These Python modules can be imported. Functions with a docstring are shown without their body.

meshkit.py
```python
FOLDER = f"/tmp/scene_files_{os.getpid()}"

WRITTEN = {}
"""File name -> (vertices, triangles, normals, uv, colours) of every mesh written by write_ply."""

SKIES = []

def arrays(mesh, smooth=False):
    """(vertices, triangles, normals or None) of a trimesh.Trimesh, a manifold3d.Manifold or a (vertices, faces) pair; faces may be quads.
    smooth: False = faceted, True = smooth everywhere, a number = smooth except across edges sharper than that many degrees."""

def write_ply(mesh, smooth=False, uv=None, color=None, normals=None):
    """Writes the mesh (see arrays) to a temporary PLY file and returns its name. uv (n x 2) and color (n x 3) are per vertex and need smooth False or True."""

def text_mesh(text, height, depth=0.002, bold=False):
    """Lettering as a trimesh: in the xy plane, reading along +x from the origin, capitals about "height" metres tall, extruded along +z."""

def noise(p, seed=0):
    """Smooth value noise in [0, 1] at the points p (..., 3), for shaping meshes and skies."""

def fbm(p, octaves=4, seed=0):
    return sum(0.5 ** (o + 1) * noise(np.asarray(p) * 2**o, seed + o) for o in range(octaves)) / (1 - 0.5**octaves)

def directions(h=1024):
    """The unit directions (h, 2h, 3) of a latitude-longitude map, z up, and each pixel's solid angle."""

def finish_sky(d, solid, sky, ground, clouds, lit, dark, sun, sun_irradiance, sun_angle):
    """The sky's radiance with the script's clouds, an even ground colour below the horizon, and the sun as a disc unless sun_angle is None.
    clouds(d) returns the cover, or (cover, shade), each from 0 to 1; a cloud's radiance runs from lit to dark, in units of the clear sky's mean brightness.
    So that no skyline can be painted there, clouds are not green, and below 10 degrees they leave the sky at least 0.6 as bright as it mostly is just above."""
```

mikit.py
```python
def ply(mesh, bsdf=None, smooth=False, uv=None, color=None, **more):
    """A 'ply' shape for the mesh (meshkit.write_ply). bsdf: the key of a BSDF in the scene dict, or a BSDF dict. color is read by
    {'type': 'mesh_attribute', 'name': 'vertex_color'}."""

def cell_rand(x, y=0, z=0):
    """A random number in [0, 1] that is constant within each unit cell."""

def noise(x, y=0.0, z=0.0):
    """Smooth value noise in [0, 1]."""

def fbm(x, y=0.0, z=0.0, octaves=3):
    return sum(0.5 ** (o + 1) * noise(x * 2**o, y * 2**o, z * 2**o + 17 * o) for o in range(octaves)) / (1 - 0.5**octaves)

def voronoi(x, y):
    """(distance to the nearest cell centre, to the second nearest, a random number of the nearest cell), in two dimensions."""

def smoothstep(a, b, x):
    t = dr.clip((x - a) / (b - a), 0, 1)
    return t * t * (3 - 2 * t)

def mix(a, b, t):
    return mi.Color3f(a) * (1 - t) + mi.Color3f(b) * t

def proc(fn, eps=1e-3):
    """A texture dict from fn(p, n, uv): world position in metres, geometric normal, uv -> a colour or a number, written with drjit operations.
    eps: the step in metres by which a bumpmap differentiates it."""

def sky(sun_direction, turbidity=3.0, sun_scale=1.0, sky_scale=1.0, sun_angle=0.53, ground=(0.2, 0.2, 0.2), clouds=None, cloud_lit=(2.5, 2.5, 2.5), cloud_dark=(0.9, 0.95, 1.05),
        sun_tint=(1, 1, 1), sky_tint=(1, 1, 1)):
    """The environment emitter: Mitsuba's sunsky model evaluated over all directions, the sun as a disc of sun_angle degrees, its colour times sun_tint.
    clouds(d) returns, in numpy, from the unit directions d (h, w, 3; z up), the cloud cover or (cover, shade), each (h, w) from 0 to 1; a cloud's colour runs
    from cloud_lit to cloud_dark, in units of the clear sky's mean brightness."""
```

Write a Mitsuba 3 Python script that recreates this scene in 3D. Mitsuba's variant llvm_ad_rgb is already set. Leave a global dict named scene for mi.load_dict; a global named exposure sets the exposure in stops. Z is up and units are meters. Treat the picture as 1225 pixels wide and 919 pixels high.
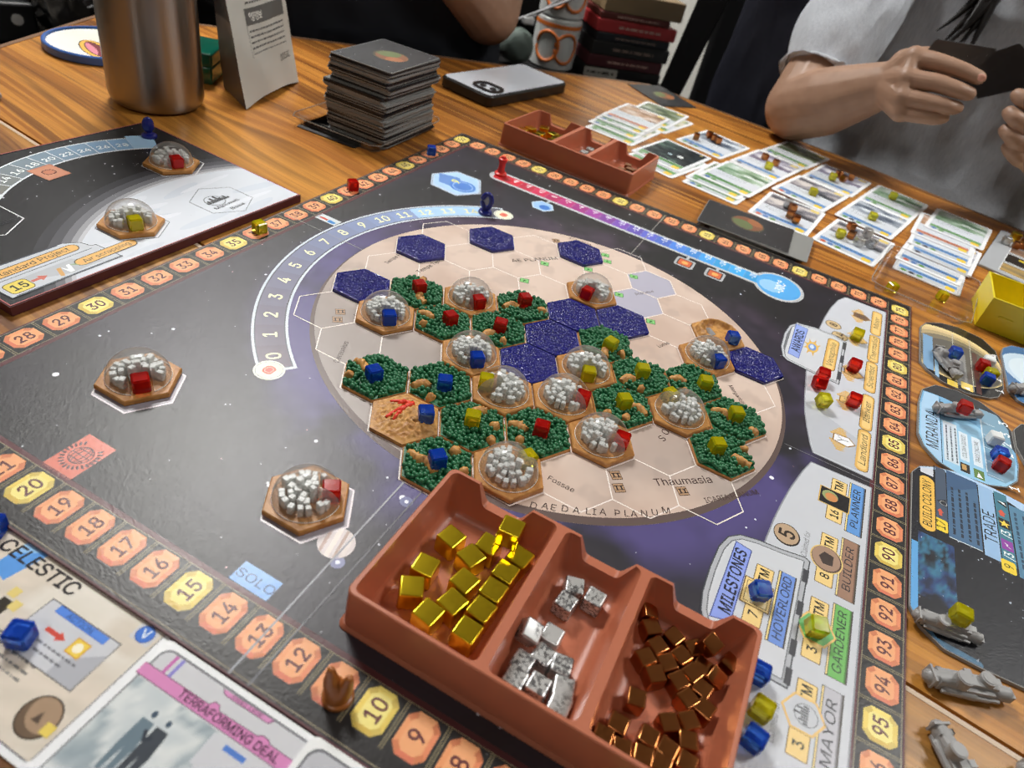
import math
import numpy as np
import trimesh
import manifold3d as m3
import mitsuba as mi
import drjit as dr
import mikit
import meshkit
from shapely.geometry import Polygon, Point, LineString, box as sbox
from shapely import affinity
from shapely.ops import unary_union

T = mi.ScalarTransform4f
scene, labels = {'type': 'scene'}, {}
# ---------------------------------------------------------------- camera, light, exposure
EYE = [0.09943739, -0.37445652, 0.2606361]
FWD = [-0.24061256, 0.75028677, -0.61577216]
UP = [-0.42013634, 0.49139093, 0.76290262]
scene['camera'] = {'type': 'thinlens', 'fov': 2 * math.degrees(math.atan(612.5 / 823.41)), 'fov_axis': 'x', 'near_clip': 0.02, 'far_clip': 50.0,
                   'aperture_radius': 0.00125, 'focus_distance': 0.43,
                   'to_world': T().look_at(origin=EYE, target=[a + b for a, b in zip(EYE, FWD)], up=UP)}
exposure = -0.02
CEILING = 1.65          # above the table top, which is z = 0
LAMPS = [  # centre x, y, half width, half depth, radiance
    (-1.15, 0.80, 0.24, 0.24, 70.0),
    (1.15, 0.75, 0.24, 0.22, 36.0),
    (0.0, -1.5, 0.25, 0.2, 10.0)]
# ---------------------------------------------------------------- helpers


def lin(c):
    c = np.asarray(c, float) / 255.0
    return np.where(c <= 0.04045, c / 12.92, ((c + 0.055) / 1.055) ** 2.4)


def rgb(*c):
    return {'type': 'rgb', 'value': [float(x) for x in lin(c)]}


def numbered(k):
    if k not in used:
        used.add(k)
        return k
    i = 1
    while f'{k}_{i:03d}' in used:
        i += 1
    used.add(f'{k}_{i:03d}')
    return f'{k}_{i:03d}'


used = set()


def xf(x=0, y=0, z=0, rz=0, rx=0, ry=0, s=1.0):
    m = T().translate([x, y, z])
    if rz:
        m = m @ T().rotate([0, 0, 1], rz)
    if ry:
        m = m @ T().rotate([0, 1, 0], ry)
    if rx:
        m = m @ T().rotate([1, 0, 0], rx)
    if s != 1.0:
        m = m @ T().scale(s)
    return m


def add(name, shape, at=None, parent=None, kind=None, label=None):
    k = numbered((parent + '__' if parent else '') + name)
    scene[k] = {**shape, 'to_world': at} if at is not None else shape
    d = {}
    if kind:
        d['kind'] = kind
    if label:
        d['label'] = label
    if d:
        labels[k] = d
    return k


def thing(name, label, cat, group=None, kind=None):
    k = numbered(name)
    labels[k] = {'label': label, 'category': cat}
    if group:
        labels[k]['group'] = group
    if kind:
        labels[k]['kind'] = kind
    return k


def solo(name, label, cat, shape, at=None, group=None):
    k = thing(name, label, cat, group)
    scene[k] = {**shape, 'to_world': at} if at is not None else shape
    return k


def ply(mesh, bsdf, smooth=False, uv=None, color=None):
    return mikit.ply(mesh, 'mat_' + bsdf, smooth, uv, color)


def hull(points):
    return trimesh.convex.convex_hull(np.asarray(points, float))


def cat(ms):
    return trimesh.util.concatenate(ms)


def cubemesh(sx, sy, sz, b, c=(0, 0, 0)):
    p = []
    for x in (-1, 1):
        for y in (-1, 1):
            for z in (-1, 1):
                X, Y, Z = x * sx / 2, y * sy / 2, z * sz / 2
                p += [(X - x * b, Y - y * b, Z), (X - x * b, Y, Z - z * b), (X, Y - y * b, Z - z * b)]
    return hull(np.array(p) + c)


def rbox(sx, sy, sz, r, c=(0, 0, 0), n=2):
    s = trimesh.creation.icosphere(subdivisions=n, radius=r).vertices
    p = [s + [x * (sx / 2 - r), y * (sy / 2 - r), z * (sz / 2 - r)] for x in (-1, 1) for y in (-1, 1) for z in (-1, 1)]
    return hull(np.vstack(p) + c)


def slab(poly, z0, z1, b=0.0):
    """A flat plate of the outline poly (shapely); a convex one may have bevelled rims."""
    if b <= 0:
        m = trimesh.creation.extrude_polygon(poly, z1 - z0, engine='earcut')
        m.apply_translation([0, 0, z0])
        return m
    o = np.array(poly.exterior.coords)
    i = np.array(poly.buffer(-b, join_style=2).exterior.coords)
    return hull(np.vstack([np.c_[i, np.full(len(i), z0)], np.c_[o, np.full(len(o), z0 + b)], np.c_[o, np.full(len(o), z1 - b)], np.c_[i, np.full(len(i), z1)]]))


def hexagon(r, rot=0.0):
    return Polygon([(r * math.cos(math.radians(60 * k + rot)), r * math.sin(math.radians(60 * k + rot))) for k in range(6)])


def rrect(w, h, r, cx=0, cy=0, n=6):
    return sbox(cx - w / 2 + r, cy - h / 2 + r, cx + w / 2 - r, cy + h / 2 - r).buffer(r, quad_segs=n)


def lathe(prof, n=32):
    m = trimesh.creation.revolve(np.asarray(prof, float), sections=n)
    return m


def tube(pts, r, n=8):
    p = np.asarray(pts, float)
    rr = np.broadcast_to(r, (len(p),))
    t = np.gradient(p, axis=0)
    t /= np.linalg.norm(t, axis=1, keepdims=True) + 1e-12
    ref = np.array([0, 0, 1.0]) if np.abs(t[:, 2]).mean() < 0.8 else np.array([1.0, 0, 0])
    a = np.cross(t, ref)
    a /= np.linalg.norm(a, axis=1, keepdims=True) + 1e-12
    b = np.cross(t, a)
    an = np.arange(n) * 2 * math.pi / n
    v = p[:, None] + rr[:, None, None] * (np.cos(an)[None, :, None] * a[:, None] + np.sin(an)[None, :, None] * b[:, None])
    v = np.vstack([v.reshape(-1, 3), p[:1], p[-1:]])
    L = len(p)
    f = []
    for i in range(L - 1):
        for j in range(n):
            k = (j + 1) % n
            f += [(i * n + j, (i + 1) * n + k, (i + 1) * n + j), (i * n + j, i * n + k, (i + 1) * n + k)]
    for j in range(n):
        k = (j + 1) % n
        f += [(L * n, k, j), (L * n + 1, (L - 1) * n + j, (L - 1) * n + k)]
    m = trimesh.Trimesh(v, f, process=False)
    return m


def bones(chains, refine=0.006, smooth=12, grow=1.0):
    """One continuous body: the hulls of the spheres at the ends of every bone, joined, refined and smoothed. chains: lists of (x, y, z, radius)."""
    parts = []
    for ch in chains:
        for (x0, y0, z0, r0), (x1, y1, z1, r1) in zip(ch[:-1], ch[1:]):
            a = m3.Manifold.sphere(r0 * grow, 20).translate([x0, y0, z0])
            b = m3.Manifold.sphere(r1 * grow, 20).translate([x1, y1, z1])
            parts.append(m3.Manifold.batch_hull([a, b]))
    u = m3.Manifold.batch_boolean(parts, m3.OpType.Add).refine_to_length(refine)
    me = u.to_mesh()
    t = trimesh.Trimesh(me.vert_properties[:, :3], me.tri_verts, process=True)
    return trimesh.smoothing.filter_taubin(t, iterations=smooth)


def tri(poly):
    if poly.is_empty:
        return np.zeros((0, 2)), np.zeros((0, 3), int)
    V, F, n = [], [], 0
    for g in getattr(poly, 'geoms', [poly]):
        if g.geom_type != 'Polygon' or g.area < 1e-12:
            continue
        v, f = trimesh.creation.triangulate_polygon(g, engine='earcut')
        V.append(v)
        F.append(np.asarray(f) + n)
        n += len(v)
    if not V:
        return np.zeros((0, 2)), np.zeros((0, 3), int)
    V, F = np.vstack(V), np.vstack(F)
    a = V[F[:, 1]] - V[F[:, 0]]
    b = V[F[:, 2]] - V[F[:, 0]]
    flip = a[:, 0] * b[:, 1] - a[:, 1] * b[:, 0] < 0
    F[flip] = F[flip][:, ::-1]
    return V, F


GLYPHS = {}


def glyphs(s, bold):
    if (s, bold) not in GLYPHS:
        m = meshkit.text_mesh(s, 1.0, 0.1, bold)
        keep = m.face_normals[:, 2] > 0.5
        f = m.faces[keep]
        ids, inv = np.unique(f, return_inverse=True)
        v = np.array(m.vertices)[ids][:, :2]
        GLYPHS[(s, bold)] = (v, inv.reshape(-1, 3))
    return GLYPHS[(s, bold)]


class Print:
    """Flat print: coloured outlines in millimetres laid in layers of ink 0.03 mm apart over a sheet whose top is at z."""

    def __init__(s, z=0.0, unit=0.001):
        s.V, s.F, s.C, s.n, s.z, s.u = [], [], [], 0, z, unit

    def _put(s, v, f, col, layer):
        if not len(f):
            return
        s.V.append(np.c_[np.asarray(v) * s.u, np.full(len(v), s.z + layer * 3e-5)])
        s.F.append(np.asarray(f) + s.n)
        c = lin(col)
        s.C.append(np.broadcast_to(c, (len(v), 3)))
        s.n += len(v)

    def poly(s, p, col, layer=1):
        if isinstance(p, (list, tuple)):
            p = Polygon(p)
        if not p.is_valid:
            p = p.buffer(0)
        s._put(*tri(p), col, layer)

    def ring(s, p, w, col, layer=2):
        p = Polygon(p) if isinstance(p, (list, tuple)) else p
        s.poly(p.buffer(w / 2, join_style=2).difference(p.buffer(-w / 2, join_style=2)), col, layer)

    def line(s, pts, w, col, layer=2):
        s.poly(LineString(pts).buffer(w / 2, cap_style=2), col, layer)

    def dot(s, x, y, r, col, layer=2, n=4):
        s.poly(Point(x, y).buffer(r, quad_segs=n), col, layer)

    def rect(s, x0, y0, x1, y1, col, layer=1):
        s._put([(x0, y0), (x1, y0), (x1, y1), (x0, y1)], [(0, 1, 2), (0, 2, 3)], col, layer)

    def text(s, t, h, x, y, rot, col, layer=4, bold=False, sx=1.0, anchor=0.5, slant=0.0):
        """Capitals h mm tall, centred (anchor) at x, y, reading along rot degrees."""
        v, f = glyphs(t, bold)
        w = v[:, 0].max()
        q = np.c_[(v[:, 0] - w * anchor) * h * sx + slant * v[:, 1] * h, (v[:, 1] - 0.5) * h]
        a = math.radians(rot)
        s._put(q @ np.array([[math.cos(a), math.sin(a)], [-math.sin(a), math.cos(a)]]) + [x, y], f, col, layer)

    def arc_text(s, t, h, cx, cy, r, a0, step, col, layer=4, bold=False, out=1):
        for k, ch in enumerate(t):
            a = math.radians(a0 + k * step)
            if ch != ' ':
                s.text(ch, h, cx + r * math.cos(a), cy + r * math.sin(a), a0 + k * step + (-90 if out > 0 else 90), col, layer, bold)

    def image(s, x0, y0, x1, y1, fn, nx=24, ny=18, layer=2, rot=None):
        """A printed picture: fn(u, v) gives sRGB 0-255 (n, 3) on a grid of ink."""
        u, v = np.meshgrid(np.linspace(0, 1, nx + 1), np.linspace(0, 1, ny + 1))
        u, v = u.ravel(), v.ravel()
        i, j = np.meshgrid(np.arange(nx), np.arange(ny))
        a = (j * (nx + 1) + i).ravel()
        f = np.vstack([np.c_[a, a + 1, a + nx + 2], np.c_[a, a + nx + 2, a + nx + 1]])
        s._put(np.c_[x0 + u * (x1 - x0), y0 + v * (y1 - y0)], f, np.clip(fn(u, v), 0, 255), layer)

    def squiggle(s, x, y, length, rot, col, h=0.8, layer=4, seed=0):
        """A line of print too small to read: a row of short dashes."""
        g = np.random.default_rng(seed + int(abs(x * 7 + y * 13)))
        a, at, qs = math.radians(rot), 0.0, []
        while at < length:
            w = g.uniform(0.6, 2.6) * h
            qs.append(affinity.rotate(sbox(at, -h / 3, min(at + w, length), h / 3), rot, origin=(0, 0)))
            at += w + 0.55 * h
        s.poly(affinity.translate(unary_union(qs), x, y), col, layer)

    def shape(s, bsdf='print'):
        return ply((np.vstack(s.V), np.vstack(s.F)), bsdf, False, color=np.vstack(s.C))


# ---------------------------------------------------------------- materials
def principled(col, rough=0.5, spec=0.5, **k):
    return {'type': 'principled', 'base_color': col if isinstance(col, dict) else rgb(*col), 'roughness': rough, 'specular': spec, **k}


def bump(inner, fn, scale, eps=2e-4):
    return {'type': 'bumpmap', 'height': mikit.proc(fn, eps), 'scale': scale, 'bsdf': inner}


def linen(p, n, uv):
    a = mikit.noise(p.x * 1500, p.y * 900, p.z * 900)
    b = mikit.noise(p.x * 900, p.y * 1500, p.z * 900 + 9)
    return a + b


def fine(p, n, uv):
    return mikit.fbm(p.x * 900, p.y * 900, p.z * 900, 2)


VC = {'type': 'mesh_attribute', 'name': 'vertex_color'}
scene['mat_print'] = bump(principled(VC, 0.36, 0.5), linen, 4.0e-5, 1e-4)
scene['mat_card_print'] = principled(VC, 0.24, 0.6, clearcoat=.8, clearcoat_gloss=.8)
scene['mat_card_back'] = principled(VC, 0.42, 0.9, clearcoat=1.0, clearcoat_gloss=.35)
scene['mat_matt_print'] = principled(VC, 0.6, 0.3)


def space_col(p, n, uv):
    X, Y = p.x * 1000, p.y * 1000
    r = dr.sqrt(dr.square(X) + dr.square(Y - 3))
    w = mikit.fbm(p.x * 17 + 3, p.y * 17, 0.5, 4)
    ring = mikit.smoothstep(205, 168, r) * mikit.smoothstep(0.36, 0.62, w)
    v = mikit.fbm(p.x * 9 + 11, p.y * 9 + 4, 2.5, 4)
    c = mikit.mix((0.0105, 0.0105, 0.0125), (0.020, 0.017, 0.030), mikit.smoothstep(0.4, 0.7, v))
    warm = mikit.smoothstep(-40, 120, Y)
    purple = mi.Color3f(0.075, 0.058, 0.20) * (1 - warm) + mi.Color3f(0.055, 0.035, 0.065) * warm
    return c * (1 - ring) + purple * ring


scene['mat_space'] = bump(principled(mikit.proc(space_col), 0.42, 0.6), linen, 4.0e-5, 1e-4)


def mars_col(p, n, uv):
    X, Y = p.x * 1000, p.y * 1000
    a = mikit.fbm(p.x * 22, p.y * 22, 3.0, 4)
    b = mikit.fbm(p.x * 70 + 5, p.y * 60, 7.0, 3)
    c = mikit.mix((0.56, 0.42, 0.345), (0.66, 0.525, 0.445), mikit.smoothstep(0.3, 0.7, a))
    c = mikit.mix(c, (0.44, 0.34, 0.29), 0.4 * mikit.smoothstep(0.52, 0.75, b))
    grey = mikit.smoothstep(0.22, 0.5, mikit.fbm(p.x * 6 + 1.3, p.y * 6 - 2.2, 1.0, 3)) * mikit.smoothstep(40, -90, Y)  # patchy print grey; its growth toward the near side paints in dimmer light
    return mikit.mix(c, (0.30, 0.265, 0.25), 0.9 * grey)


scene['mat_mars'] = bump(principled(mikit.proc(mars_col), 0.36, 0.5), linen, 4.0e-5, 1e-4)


def wood_fn(rot, tint):
    ca, sa = math.cos(rot), math.sin(rot)

    def fn(p, n, uv):
        u = p.x * ca + p.y * sa
        v = -p.x * sa + p.y * ca
        w = mikit.fbm(u * 1.6, v * 7, 1.0, 3)
        g = mikit.fbm(u * 4 + 3, v * 190 + w * 14, 2.0, 4)
        f = mikit.fbm(u * 22, v * 900, 5.0, 2)
        k = mikit.smoothstep(0.50, 0.66, mikit.fbm(u * 2.6 + 9, v * 95 + w * 10, 8.0, 3))
        c = mikit.mix((0.47, 0.205, 0.040), (0.31, 0.115, 0.021), mikit.smoothstep(0.34, 0.66, g))
        c = mikit.mix(c, (0.105, 0.036, 0.010), 0.72 * k)
        c = mikit.mix(c, (0.60, 0.30, 0.062), 0.45 * mikit.smoothstep(0.5, 0.75, w))
        return c * mi.Color3f(*tint) * (0.82 + 0.34 * f)
    return fn


scene['mat_wood'] = principled(mikit.proc(wood_fn(math.radians(-8), (1.02, 0.98, 0.92))), 0.27, 0.5)
scene['mat_wood_near'] = principled(mikit.proc(wood_fn(math.radians(-8), (0.86, 0.92, 1.15))), 0.36, 0.45)
scene['mat_table_edge'] = principled((96, 72, 58), 0.5, 0.4)
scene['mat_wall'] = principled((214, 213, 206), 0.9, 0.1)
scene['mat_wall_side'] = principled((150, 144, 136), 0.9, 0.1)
scene['mat_ceiling'] = principled((225, 225, 222), 0.9, 0.1)
scene['mat_floor'] = principled((70, 62, 55), 0.7, 0.2)
for n_, c_, r_ in (('black_plastic', (14, 14, 15), 0.35), ('white_plastic', (225, 226, 226), 0.4), ('grey_plastic', (150, 150, 150), 0.45), ('maroon', (82, 34, 40), 0.45),
                   ('card_edge', (222, 224, 224), 0.35), ('dark_edge', (30, 28, 30), 0.5), ('grey_board', (140, 140, 138), 0.7), ('white_card', (236, 238, 240), 0.25),
                   ('lamp_frame', (235, 235, 235), 0.5)):
    scene['mat_' + n_] = principled(c_, r_)
# ---------------------------------------------------------------- the room
X0, X1, Y0, Y1, ZF = -2.7, 2.6, -2.4, 1.95, -0.74


def quad(x0, y0, z0, x1, y1, z1):
    return trimesh.creation.box(bounds=[[min(x0, x1), min(y0, y1), min(z0, z1)], [max(x0, x1), max(y0, y1), max(z0, z1)]])


for n_, b_ in (('wall_back', (X0, Y1, ZF, X1, Y1 + .05, CEILING)), ('wall_front', (X0, Y0 - .05, ZF, X1, Y0, CEILING)), ('wall_left', (X0 - .05, Y0, ZF, X0, Y1, CEILING)), ('wall_right', (X1, Y0, ZF, X1 + .05, Y1, CEILING))):
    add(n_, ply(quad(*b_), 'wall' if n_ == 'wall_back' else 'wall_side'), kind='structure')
add('floor', ply(quad(X0, Y0, ZF - .05, X1, Y1, ZF), 'floor'), kind='structure')
add('ceiling', ply(quad(X0, Y0, CEILING, X1, Y1, CEILING + .05), 'ceiling'), kind='structure')
add('baseboard_back', ply(quad(X0, Y1 - .012, ZF, X1, Y1, ZF + .08), 'wall'), kind='structure')
for (x, y, hx, hy, L) in LAMPS:
    k = thing('ceiling_lamp', 'square recessed LED panel in the white ceiling, ' + ('over the left of the table' if x < -.5 else 'over the right of the table' if x > .5 else 'behind the camera'), 'ceiling lamp')
    fr = slab(sbox(-hx - .03, -hy - .03, hx + .03, hy + .03).difference(sbox(-hx, -hy, hx, hy)), CEILING - .02, CEILING)
    add('frame', ply(fr, 'lamp_frame'), xf(x, y), k)
    pane = trimesh.Trimesh([(-hx, -hy, 0), (-hx, hy, 0), (hx, hy, 0), (hx, -hy, 0)], [(0, 1, 2), (0, 2, 3)], process=False)
    sh = ply(pane, 'lamp_frame')
    sh['emitter'] = {'type': 'area', 'radiance': {'type': 'rgb', 'value': [L, L * .985, L * .95]}}
    add('diffuser', sh, xf(x, y, CEILING - .012), k)

scene['mat_table_strip'] = principled((118, 88, 66), .35)
# two tables pushed together
SEAM = lambda x: -.131 - .1285 * (x - .263)
FAR = Polygon([(-.704, .243), (-.167, .747), (.137, .714), (.40, .652), (.95, .50), (.95, SEAM(.95) + .0012), (-.607, SEAM(-.607) + .0012)])
NEAR = Polygon([(-.607, SEAM(-.607) - .0012), (.95, SEAM(.95) - .0012), (.78, -.95), (-.42, -.95)])


def table(name, label, poly, wood):
    k = thing(name, label, 'table')
    add('tabletop', ply(slab(poly, -.004, 0), wood), None, k)
    add('edge_strip', ply(slab(poly.difference(poly.buffer(-.0055)).difference(LineString([(-.9, SEAM(-.9)), (1.2, SEAM(1.2))]).buffer(.008)), .0000, .0005), 'table_strip'), None, k, label='thin brown edging strip')
    add('edge_band', ply(slab(poly.buffer(-.0015), -.030, -.004), 'table_edge'), None, k)
    c = np.array(poly.buffer(-.09).exterior.coords)[:-1]
    lg = ply(trimesh.creation.cylinder(.022, .70, 20).apply_translation([0, 0, -.385]), 'black_plastic')
    for q in c[[0, 1, -2, -1]]:
        add('leg', lg, xf(q[0], q[1]), k)
    return k


table('wooden_table', 'large orange-brown wood-grain table that carries the game boards and most cards', FAR, 'wood')
table('wooden_table', 'paler wood-grain table with an added glare strip, pushed against the large table in front', NEAR, 'wood_near')
nk_ = [k for k in labels if k.startswith('wooden_table')][-1]
scene['mat_pale_edge'] = principled((196, 176, 152), .2, .8)  # pale colour stands in for lamp glare on the joint edge
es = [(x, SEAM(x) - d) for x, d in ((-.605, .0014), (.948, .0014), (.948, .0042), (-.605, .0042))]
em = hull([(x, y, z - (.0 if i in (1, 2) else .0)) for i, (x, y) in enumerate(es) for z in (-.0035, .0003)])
add('painted_glare', ply(em, 'pale_edge'), None, nk_, label='thin pale strip painting the glare along the joint')
# ---------------------------------------------------------------- main game board (mm, origin at its centre)
ZB = 0.003
BX, BY = 236.0, 283.5
board = thing('game_board', 'large black square game board with a numbered border and an orange planet in the middle', 'game board')
m_ = slab(sbox(-BX, -BY, BX, BY), 0, 2.94)
m_.apply_scale(.001)
add('body', ply(m_, 'maroon'), None, board)
sp = Print(ZB)
sp.rect(-BX + .8, -BY + .8, BX - .8, BY - .8, (20, 20, 24), -1)
add('space_print', sp.shape('space'), None, board)

g = np.random.default_rng(5)
st = Print(ZB)
for k in range(330):
    x, y = g.uniform(-212, 212), g.uniform(-258, 258)
    if math.hypot(x, y) > 163:
        r = .25 + .75 * g.random() ** 3
        st.dot(x, y, r, (225, 228, 240) if g.random() < .85 else (240, 190, 200), 1, 2)
for x, y, r in ((-58, -206, 1.0), (-60, -170, 1.0), (108, -151, 1.5), (84, -161, 1.2), (92, -161, 1.2), (158, -35, 1.4), (-124, -120, 1.3), (-117, -124, 1.2), (-4, -175, 1.6), (14, -262, 1.2), (-190, -212, 1.6), (-150, -207, 1.4)):
    st.dot(x, y, r, (245, 246, 255), 1, 4)
for s_ in (1, 3):
    for x, y in ((-1, -176), (-6, -222)):
        st.poly(Point(x, y).buffer(3.2 / s_), (120, 125, 165) if s_ == 1 else (240, 244, 255), 1 + s_)
add('star_print', st.shape(), None, board, 'stuff', 'printed stars')
st = Print(ZB)
# creases where the board folds
st.line([(0, 163), (0, 272)], .7, (150, 146, 142), 6)
st.line([(-9, -164), (-8, -283)], .9, (150, 152, 160), 6)
st.line([(1.5, -164), (1, -283)], .7, (110, 112, 120), 6)
st.line([(-236, 5.5), (-160, 4.5)], .6, (150, 150, 150), 6)
st.line([(160, 2.2), (236, 1.6)], .5, (120, 120, 126), 6)
add('crease_lines', st.shape(), None, board, 'stuff', 'pale folding creases')
st = Print(ZB)
# a banded gas giant
st.dot(-12.7, -214.2, 8.4, (205, 196, 196), 2, 12)
for k, (o, w, c) in enumerate(((-5, 1.6, (176, 150, 140)), (-1.2, 2.2, (226, 214, 206)), (2.2, 1.4, (170, 146, 134)), (5.2, 1.8, (215, 205, 200)))):
    st.poly(Point(-12.7, -214.2).buffer(8.2).intersection(affinity.rotate(sbox(-12.7 + o - w / 2, -225, -12.7 + o + w / 2, -204), 12, origin=(-12.7, -214.2))), c, 3)
add('gas_giant_print', st.shape(), None, board, None, 'printed striped planet')
st = Print(ZB)
# faction flag with globe and laurels, small flag, SOLO strip
st.rect(-143.5, -254.5, -126.3, -230.3, (214, 120, 102), 2)
for r in (5.2, 3.4, 1.5):
    st.ring(affinity.scale(Point(-135, -241.5).buffer(5.2), r / 5.2, 1), .45, (70, 50, 60), 4)
for o in (-2.8, 0, 2.8):
    w = math.sqrt(5.2 ** 2 - o * o)
    st.line([(-135 - w, -241.5 + o), (-135 + w, -241.5 + o)], .45, (70, 50, 60), 4)
for k in range(11):
    for sgn in (-1, 1):
        a = math.radians(-80 + 14 * k)
        st.poly(affinity.rotate(affinity.translate(affinity.scale(Point(0, 0).buffer(1), 1.3, .55), -135 + 7.6 * math.sin(sgn * (a + 1.4)), -241.5 - 7.6 * math.cos(a + 1.4) * 1.05), math.degrees(a) * sgn, origin='center'), (84, 56, 62), 4)
st.text('UNMI', 1.6, -127.9, -242, 90, (84, 50, 60), 4, True)
add('flag_print', st.shape(), None, board, None, 'printed salmon flag with a globe in laurels')
st = Print(ZB)
st.rect(-37, -253, -17.5, -243, (132, 178, 235), 2)
st.text('SOLO', 4.2, -27.2, -248.2, 0, (40, 60, 110), 4, False, 1.25)
add('solo_strip', st.shape(), None, board, None, 'printed blue SOLO strip')
st = Print(ZB)
st.rect(-214.5, 18.2, -195.8, 27.4, (205, 210, 214), 2)
st.poly([(-212, 21), (-205, 20.5), (-205, 23), (-212, 23)], (200, 70, 50), 3)
st.poly([(-204, 19.5), (-198, 19.5), (-197, 22.5), (-204, 23.5)], (60, 130, 200), 3)
add('small_flag_print', st.shape(), None, board)

# score track of 100 numbered cells
DX, DY, HX, HY = 18.0, 21.325, 225.8, 265.8
tr = Print(ZB)
tr.poly(sbox(-BX + .9, -BY + .9, BX - .9, BY - .9).difference(sbox(-213.5, -254, 213.5, 254)), (34, 32, 33), 1)
tr.ring(sbox(-214.2, -254.6, 214.2, 254.6), 2.6, (86, 40, 46), 2)
tr.ring(sbox(-216, -256, 216, 256), .35, (150, 138, 112), 3)
tr.ring(sbox(-234.6, -281.6, 234.6, 281.6), .35, (150, 138, 112), 3)


def octagon(w, h, c):
    return Polygon([(-w + c, -h), (w - c, -h), (w, -h + c), (w, h - c), (w - c, h), (-w + c, h), (-w, h - c), (-w, -h + c)])


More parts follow.
